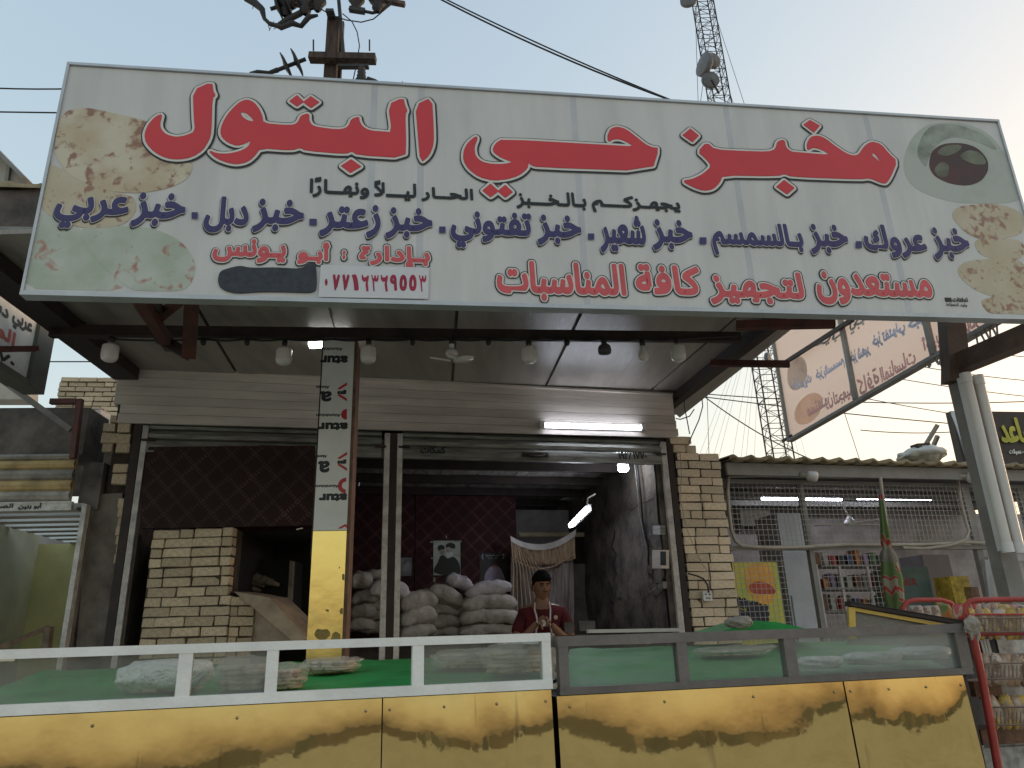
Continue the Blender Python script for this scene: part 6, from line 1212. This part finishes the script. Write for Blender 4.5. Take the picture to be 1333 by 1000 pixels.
for i, tx in enumerate(['خبز', 'زعتر', 'دبل', 'عربي']): stamp(mb, LP, fit(text_geo(tx), -1.45 + i * .31, -1.2 + i * .31, fl.z + H_ * .52, fl.z + H_ * .68), .001, .008)
stamp(mr_, LP, fit(text_geo('المناسبات'), -1.4, -.45, fl.z + H_ * .30, fl.z + H_ * .46), .001, .010); stamp(mk_, LP, fit(text_geo('٠٧٧١٢٨٥٠'), -1.3, -.4, fl.z + H_ * .10, fl.z + H_ * .20), .001, .007)
mb.build('black_lettering', m_black, t); mr_.build('red_lettering', M('left red print', (.5, .12, .10), .5, bump=0), t); mk_.build('number_lettering', m_black, t)
solo(MB().bar(at(-20, 455, 4.6), at(48, 454, 4.9), .05, .035), 'rust_bar', m_rust, 'short rusty bar crossing the left signboard', 'bar')
LF = Plane(105, 700, 5.97, 5)
lf_ = lambda x, y, o=0: LF.w(*LF.q(x, y, o), o)
ls_ = thing('left_shop', 'small yellow painted room with raised striped shutter left of the bakery', 'shop', lf_(20, 830))
m_yel = M('lime yellow plaster', (.74, .70, .34), .85, var=.10, scale=2.5, bump=.1); m_pale = M('pale yellow plaster', (.84, .82, .62), .85, var=.08, scale=2.5)
LB = LF.back(2.2); cb = LB.q(42, 760)
u1 = LB.q(150, 760)[0]; MB().box(LB, cb[0], u1, 0, LB.q(70, 712)[1] + .03, -.08, 0).build('rear_wall', m_yel, ls_)
pA, pB = LB.w(cb[0], 0), LF.w(LF.q(-60, 760)[0], 0, -.1); MB().hexa([pA, pB, pB + Vector((-.1, 0, 0)), pA + Vector((-.1, 0, 0))], [v + Vector((0, 0, 2.6)) for v in (pA, pB, pB + Vector((-.1, 0, 0)), pA + Vector((-.1, 0, 0)))]).build('side_wall', m_pale, ls_)
zcl = LB.q(70, 713)[1] + .035
m_sheet = bpy.data.materials.new('translucent roof strip'); m_sheet.use_nodes = True; q_ = m_sheet.node_tree; tl_ = q_.nodes.new('ShaderNodeBsdfTranslucent'); tl_.inputs[0].default_value = (.93, .92, .84, 1); mx_ = q_.nodes.new('ShaderNodeMixShader'); mx_.inputs[0].default_value = .75; q_.nodes['Principled BSDF'].inputs['Base Color'].default_value = (.6, .58, .5, 1)
q_.links.new(q_.nodes['Principled BSDF'].outputs[0], mx_.inputs[1]); q_.links.new(tl_.outputs[0], mx_.inputs[2]); q_.links.new(mx_.outputs[0], q_.nodes['Material Output'].inputs[0])  # translucency added to let sky light in and brighten the room
MB().box(LF, LF.q(94, 760)[0], LF.q(100, 760)[0], 0, zcl, -2.3, -.06).build('side_wall', m_plas, ls_)
for k in range(16):
    o1 = -2.2 + k * .14; MB().poly([LF.w(LF.q(-90, 700)[0], zcl, o1), LF.w(LF.q(106, 690)[0], zcl, o1), LF.w(LF.q(106, 690)[0], zcl + .03, o1 + .125), LF.w(LF.q(-90, 700)[0], zcl + .03, o1 + .125)]).build('roof_strip', m_sheet if k % 2 else MATS['siding'], ls_)
sh = thing('left_shutter', 'raised shutter with alternating yellow and grey ribs and black lettering at the left', 'roller shutter', lf_(45, 664))
yy = [592, 600, 612, 626, 640, 653]
for k in range(5):
    a, b = LF.q(45, yy[k + 1])[1], LF.q(45, yy[k])[1]; u0_, u1_ = LF.q(-90, 630)[0], LF.q(96, 630)[0]; prof = [(a, 0), (a + (b - a) * .15, .02), (a + (b - a) * .5, .035), (a + (b - a) * .85, .02), (b, 0)]
    vs = [LF.w(u, z, d + .02) for u in (u0_, u1_) for z, d in prof]; MB().add(vs, [[i, i + 5, i + 6, i + 1] for i in range(4)]).box(LF, u0_, u1_, a, b, -.01, .018).build('shutter_rib', [M('ochre rib', (.52, .38, .17), .6, var=.25, scale=6), M('grey rib', (.36, .34, .30), .6, var=.3, scale=6)][(k + 1) % 2], sh)
a, b = LF.q(45, 665.5)[1], LF.q(45, 654)[1]; MB().box(LF, LF.q(-90, 630)[0], LF.q(99, 630)[0], a, b, -.02, .02).build('bottom_bar', m_frame, sh)
mb = MB(); signword('أبو بنين', 24, 54, 654.5, 663.5, mb, .0, .003, pl=LF.back(-.022)); signword('الصمون', -22, 17, 655.5, 663.5, mb, .0, .003, pl=LF.back(-.022)); mb.build('shutter_lettering', m_black, sh)
MB().box(LF, LF.q(-90, 600)[0], LF.q(104, 600)[0], LF.q(45, 592)[1], LF.q(45, 530)[1], -.4, -.02).build('shutter_housing', m_conc, sh)
MB().box(LF, LF.q(97, 650)[0], LF.q(124, 650)[0], LF.q(110, 662)[1], LF.q(110, 600)[1], -.4, -.06).build('shutter_housing', m_conc, sh)
solo(MB().box(LF, LF.q(94.5, 750)[0], LF.q(101, 750)[0], 0, LF.q(110, 657)[1], -.04, .03), 'shutter_channel', m_frame, 'white shutter channel between the yellow room and the plastered pier', 'shutter channel')
t = thing('brown_bracket', 'rusty brown steel corner bracket above the left shutter', 'bracket', lf_(100, 595, .1))
MB().bar(lf_(104.5, 520, .1), lf_(95, 597, .1), .045).build('bracket_post', m_rust, t); MB().bar(lf_(66, 523, .1), lf_(100, 523, .1), .045).build('bracket_arm', m_rust, t)
solo(MB().bar(lf_(-10, 486, .3), lf_(92, 560, .1), .06, .04), 'grey_strut', m_rframe, 'grey diagonal strut from the left signboard down to the brown bracket', 'strut')
solo(MB().bar(lf_(-5, 846, .4), lf_(64, 816, .2), .02, .035).bar(lf_(64, 816, .2), lf_(60, 850, .2), .05), 'wooden_rail', M('weathered timber', (.22, .17, .12), .8, var=.3, scale=10), 'weathered wooden rail end standing in front of the yellow room', 'rail')
# brick parapet behind, pink plaster
BW = Plane(110, 520, 8.5, 8)
t = thing('brick_parapet', 'small yellow brick parapet against the sky left of the shutter box', 'brick wall', BW.w(*BW.q(115, 560)))
a, b = BW.q(71, 530)[0], BW.q(158, 530)[0]; brick_field(t, BW, a, b, BW.q(110, 575)[1], BW.q(110, 491)[1], 0, H=.062, L=.21, gap=.009)
MB().box(BW, a + .01, b - .01, BW.q(110, 640)[1], BW.q(110, 491)[1] - .01, -.3, -.02).build('mortar_core', m_mortar, t)
solo(MB().prism(Plane(120, 550, 7, 5), [Plane(120, 550, 7, 5).q(*p) for p in [(104, 532), (135, 532), (140, 575), (104, 580)]], -.1, 0), 'plaster_patch', M('pink plaster', (.36, .29, .25), .8, var=.2), 'pale pink plaster wall piece behind the brown bracket', 'wall piece')
solo(MB().bar(at(108, 575, 6.9), at(108, 545, 6.9), .5, .3), 'white_box_wall', m_siding, 'pale grey wall piece left of the pink plaster', 'wall piece')
# ================================================================== UTILITY POLE
PO = Plane(433, 60, 9, 0); po = lambda x, y, o=0: PO.w(*PO.q(x, y, o), o)
m_wood = M('weathered pole', (.13, .085, .065), .8, var=.4, scale=5, bump=.6, bscale=14, stretch=(3, 3, .4)); m_iron = M('dark iron', (.045, .042, .042), .6, var=.3)
t = thing('utility_pole', 'dark weathered utility pole with cross arms and insulators behind the big sign', 'utility pole', PO.w(PO.q(430, 100)[0], 0))
up_ = PO.q(430, 100)[0]; MB().box(PO, up_ - .105, up_ + .085, 0, 10.6, -.2, 0).build('pole_shaft', m_wood, t); MB().box(PO, up_ + .09, up_ + .13, 4, 10.6, -.16, -.1).build('side_channel', m_iron, t); MB().bar(po(441, 0, .05), po(447, 70, .05), .05).build('brace', m_iron, t)
MB().bar(po(403, 75, .08), po(489, 77, .08), .14, .11).build('cross_arm', m_wood, t)
MB().bar(po(440, 87, .08), po(480, 87, .08), .08, .04).build('arm_plate', m_iron, t)
MB().bar(po(480, -3, .08), po(527, 6, .08), .08, .06).build('upper_arm', m_wood, t)
def disc_ins(p, q, n=2, R_=.21):
    p, q = Vector(p), Vector(q); d = (q - p).normalized(); L_ = (q - p).length; mb = MB(); mb.tube([p, q], .03, 8)
    for k in range(n): mb.lathe(p + d * L_ * (k + .8) / (n + .6), [(.03, -.03), (R_ * .7, -.02), (R_, .0), (R_, .012), (R_ * .5, .02), (.03, .04)], axis=tuple(d), n=20)
    return mb
disc_ins(po(398, 77, .1), po(362, 91, .1)).build('disc_insulator', m_iron, t)
MB().tube([po(362, 91, .1), po(350, 95, .1), po(335, 94, .1), po(325, 95, .1)], .028, 6, rs=[.04, .03, .035, .015]).build('cable_clamp', m_iron, t)
MB().lathe(po(471, 88, .1), [(.05, 0), (.06, -.03), (.045, -.05), (.065, -.09), (.045, -.11), (.07, -.16), (.045, -.19), (.09, -.24), (.06, -.30), (.12, -.34), (.02, -.42)], n=14).build('pin_insulator', m_iron, t)
for x0, y0, x1, y1 in ((408, 52, 408, 66), (481, 52, 481, 66)): MB().bar(po(x0, y0, .1), po(x1, y1, .1), .02).build('bolt', m_iron, t)
for x, y in ((382, -2), (464, 0), (414, 2)): MB().lathe(po(x, y, .1), [(.07, .3), (.10, .2), (.07, .14), (.13, .10), (.07, .05), (.13, -.0), (.09, -.06), (.06, -.16), (.03, -.2)], n=14).build('pin_insulator', m_iron, t)
MB().bar(po(455, 12, .1), po(475, 15, .1), .08, .07).build('arm_plate', m_iron, t)
MB().bar(po(360, 3, .1), po(418, 8, .1), .09, .06).build('upper_arm', m_wood, t)
for x, y in ((372, 8), (398, 6), (492, 3)): MB().lathe(po(x, y, .12), [(.06, .25), (.11, .14), (.07, .08), (.14, .03), (.06, -.04), (.09, -.12), (.03, -.2)], n=14).build('pin_insulator', m_iron, t)
MB().tube([po(x, y, .14) for x, y in ((352, 30), (366, 36), (380, 30), (392, 34), (402, 22), (414, 20))], .03, 6, rs=[.02, .045, .05, .04, .045, .02]).build('taped_cable', m_iron, t)
MB().bar(po(426, 20, .06), po(436, 20, .06), .22, .05).build('pole_strap', m_iron, t, kind='stuff')
disc_ins(po(384, 2, .12), po(352, 12, .12)).build('disc_insulator', m_iron, t)
rag_pts = [(320, -2), (332, 4), (341, 12), (344, 24), (352, 32), (362, 34), (374, 26), (390, 18), (402, 11), (420, 8)]
MB().tube([po(x, y, .1) for x, y in rag_pts], .03, 7, rs=[.05, .06, .05, .03, .03, .045, .05, .05, .04, .02]).build('taped_cable', m_iron, t)
for k in range(16): x, y = random.choice(rag_pts[:-1]); MB().tube([po(x + rnd(-3, 3), y, .1), po(x + rnd(-6, 6), y + rnd(-6, 9), .1)], .006, 4).build('frayed_end', m_iron, t)
MB().tube([po(x, y, .1) for x, y in ((475, 15), (485, 17), (497, 14), (508, 5), (516, -3))], .025, 6).build('taped_cable', m_iron, t)
MB().tube([po(x, y, .1) for x, y in ((418, 12), (432, 20), (450, 26), (470, 29), (486, 25), (497, 16))], .01, 5).build('loop_wire', m_iron, t)
MB().tube([po(x, y, .1) for x, y in ((446, 18), (458, 28), (465, 42), (468, 60), (464, 85), (458, 112))], .009, 5).build('loop_wire', m_iron, t)
MB().tube([po(x, y, .1) for x, y in ((478, 104), (488, 107), (500, 112))], .03, 6, rs=[.05, .045, .01]).build('taped_cable', m_iron, t)
for a, b in (((503, 106), (508, 112)), ((524, 106), (520, 114)), ((516, 107), (521, 113))): MB().tube([po(*a, .1), po(*b, .1)], .006, 4).build('frayed_end', m_iron, t)
# ================================================================== WIRES
def wire(label, a, b, s=.3, r=.012, n=14):
    solo(MB().tube(sag(at(*a), at(*b), s, n), r, 5), 'overhead_wire', m_cable, label, 'wire', 'overhead wires')
wire('lower black wire of the pair crossing the sky right of the utility pole', (556, -10, 9), (900, 140, 9), .12, .014); wire('upper black wire of the pair crossing the sky right of the utility pole', (566, -8, 9.2), (1000, 178, 9.2), .12, .012)
wire('upper thin wire at the left edge leading behind the big sign', (-60, 112, 9), (320, 96, 9), .15, .012); wire('lower thin wire at the left edge leading behind the big sign', (-60, 145, 9), (300, 150, 9), .0, .012)
wire('thin wire in the gap of sky left of the canopy', (-20, 471, 12), (200, 471, 12), 0, .012); wire('short wire above the gap of sky left of the canopy', (50, 423, 12), (150, 416, 12), 0, .010)
for k, (a, b) in enumerate([((880, 512, 14), (1500, 570, 14)), ((905, 512, 14), (1333, 523, 14)), ((915, 515, 13), (1060, 600, 13)), ((1060, 505, 18), (1400, 560, 18)), ((1180, 440, 18), (1400, 470, 18)), ((1160, 470, 18), (1400, 500, 18)), ((1100, 480, 18), (1400, 522, 18)), ((1120, 560, 16), (1300, 556, 16))]):
    wire(['thin wire just above the corrugated roof sloping right', 'nearly level thin wire right of the canopy edge', 'steep thin wire running down to the corrugated roof', 'low thin wire behind the twin tube post', 'topmost thin wire right of the brown post head', 'second thin wire right of the brown post head', 'third thin wire right of the brown post head', 'level thin wire reaching the dark billboard'][k], a, b, .1, .011)
for k, pts in enumerate([[(912, 520), (913, 530), (908, 548), (899, 568), (895, 578)], [(891, 508), (889, 530), (893, 550), (896, 566)], [(902, 534), (896, 543), (884, 547), (878, 546)], [(895, 505), (886, 515), (877, 521)]]):
    solo(MB().tube([F.w(*F.q(x, y), .03) for x, y in pts], .006, 5), 'loose_cable', m_cable, ['black loose cable hanging from the canopy corner down to the brick pier', 'thin loose cable left of the hanging one at the canopy corner', 'short looped cable end beside the narrow brick stack', 'short cable from the canopy beam to the box corner'][k], 'cable')
# ================================================================== LATTICE MAST
t = thing('lattice_mast', 'tall guyed lattice mast with round dishes behind the shop', 'mast', at(1018, 800, 40))
A, Bm = at(1020, 620, 40), at(899, -90, 40); lg = []; hw = .55
for sx, sy in ((-1, -1), (1, -1), (1, 1), (-1, 1)):
    p, q = A + Vector((sx * hw, sy * hw, 0)), Bm + Vector((sx * hw, sy * hw, 0)); MB().tube([Vector((p.x, p.y, 0)), p, q], .045, 5).build('mast_leg', m_iron, t); lg.append((p, q))
mb = MB(); n = 56
for k in range(n):
    for i in range(4):
        (a, b), (c, d) = lg[i], lg[(i + 1) % 4]; P_, Q_ = a.lerp(b, k / n), c.lerp(d, k / n); P1_, Q1_ = a.lerp(b, (k + 1) / n), c.lerp(d, (k + 1) / n)
        mb.bar(P_, Q_, .032); mb.bar(P_, Q1_, .026) if k % 2 else mb.bar(Q_, P1_, .026)
mb.build('mast_bracing', m_iron, t, kind='stuff')
m_dish = M('grey dish', (.16, .16, .165), .55, var=.15)
def dish(px, py, Rm, ax): c = at(px, py, 39.2); MB().lathe(c, [(0, -.5 * Rm), (Rm * .8, -.42 * Rm), (Rm, -.25 * Rm), (Rm, .12 * Rm), (Rm * .9, .15 * Rm), (0, .3 * Rm)], axis=ax, n=24).build('dish', m_dish, t)
dish(916, 84, .78, (-.95, -.35, .1)); dish(929, 79, .50, (.4, -1, -.2)); dish(925, 104, .58, (.1, -1, -.1)); dish(896, 0, .55, (-.3, -1, 0)); dish(1001, 468, .42, (.9, -.6, 0)); dish(967, 462, .42, (-.6, -1, 0)) if 0 else None
MB().tube([at(926, 104, 38.6), at(936, 122, 39.2)], .07, 6).build('dish_arm', m_iron, t)
for k, (a, b) in enumerate([((925, 40, 40), (908, 160, 34)), ((925, 0, 40), (972, 145, 36)), ((930, 60, 40), (958, 145, 38)), ((905, 10, 40), (909, 140, 44))]): MB().tube([at(*a), at(b[0] + (b[0] - a[0]) * 3.6, b[1] + (b[1] - a[1]) * 3.6, b[2])], .018, 4).build('guy_wire', m_iron, t)
for k in range(14):
    x = 900 + k * 12 + rnd(-4, 4); MB().tube([at(990, 380, 40), at(x, 610, 34)], .007, 3).build('guy_wire', m_iron, t)
# roof mast dish seen at canopy edge
# ================================================================== far houses across the street (seen in the gold panels)
for k in range(17):
    x = -60 + k * 15 + rnd(-2, 2); wd = rnd(9, 13); h = rnd(1.6, 2.6); y = -85 + rnd(-6, 6); t = thing('street_house', 'low house across the street, mirrored as a dark band in the gold panels', 'house', Vector((x, y, 0)), 'low houses across the street')
    HP = Plane(0, 0, 0, 0, org=(x, y, 0)); HP.N = np.array([0, 1., 0])
    MB().box(HP, -wd / 2, wd / 2, 0, h, -6, 0).build('wall', M('shaded render %d' % (k % 3), [(.15, .12, .10), (.19, .16, .12), (.11, .10, .085)][k % 3], .9), t)
    MB().box(HP, -wd / 2 - .2, wd / 2 + .2, h + .002, h + .25, -6.2, .2).build('roof', m_conc, t)
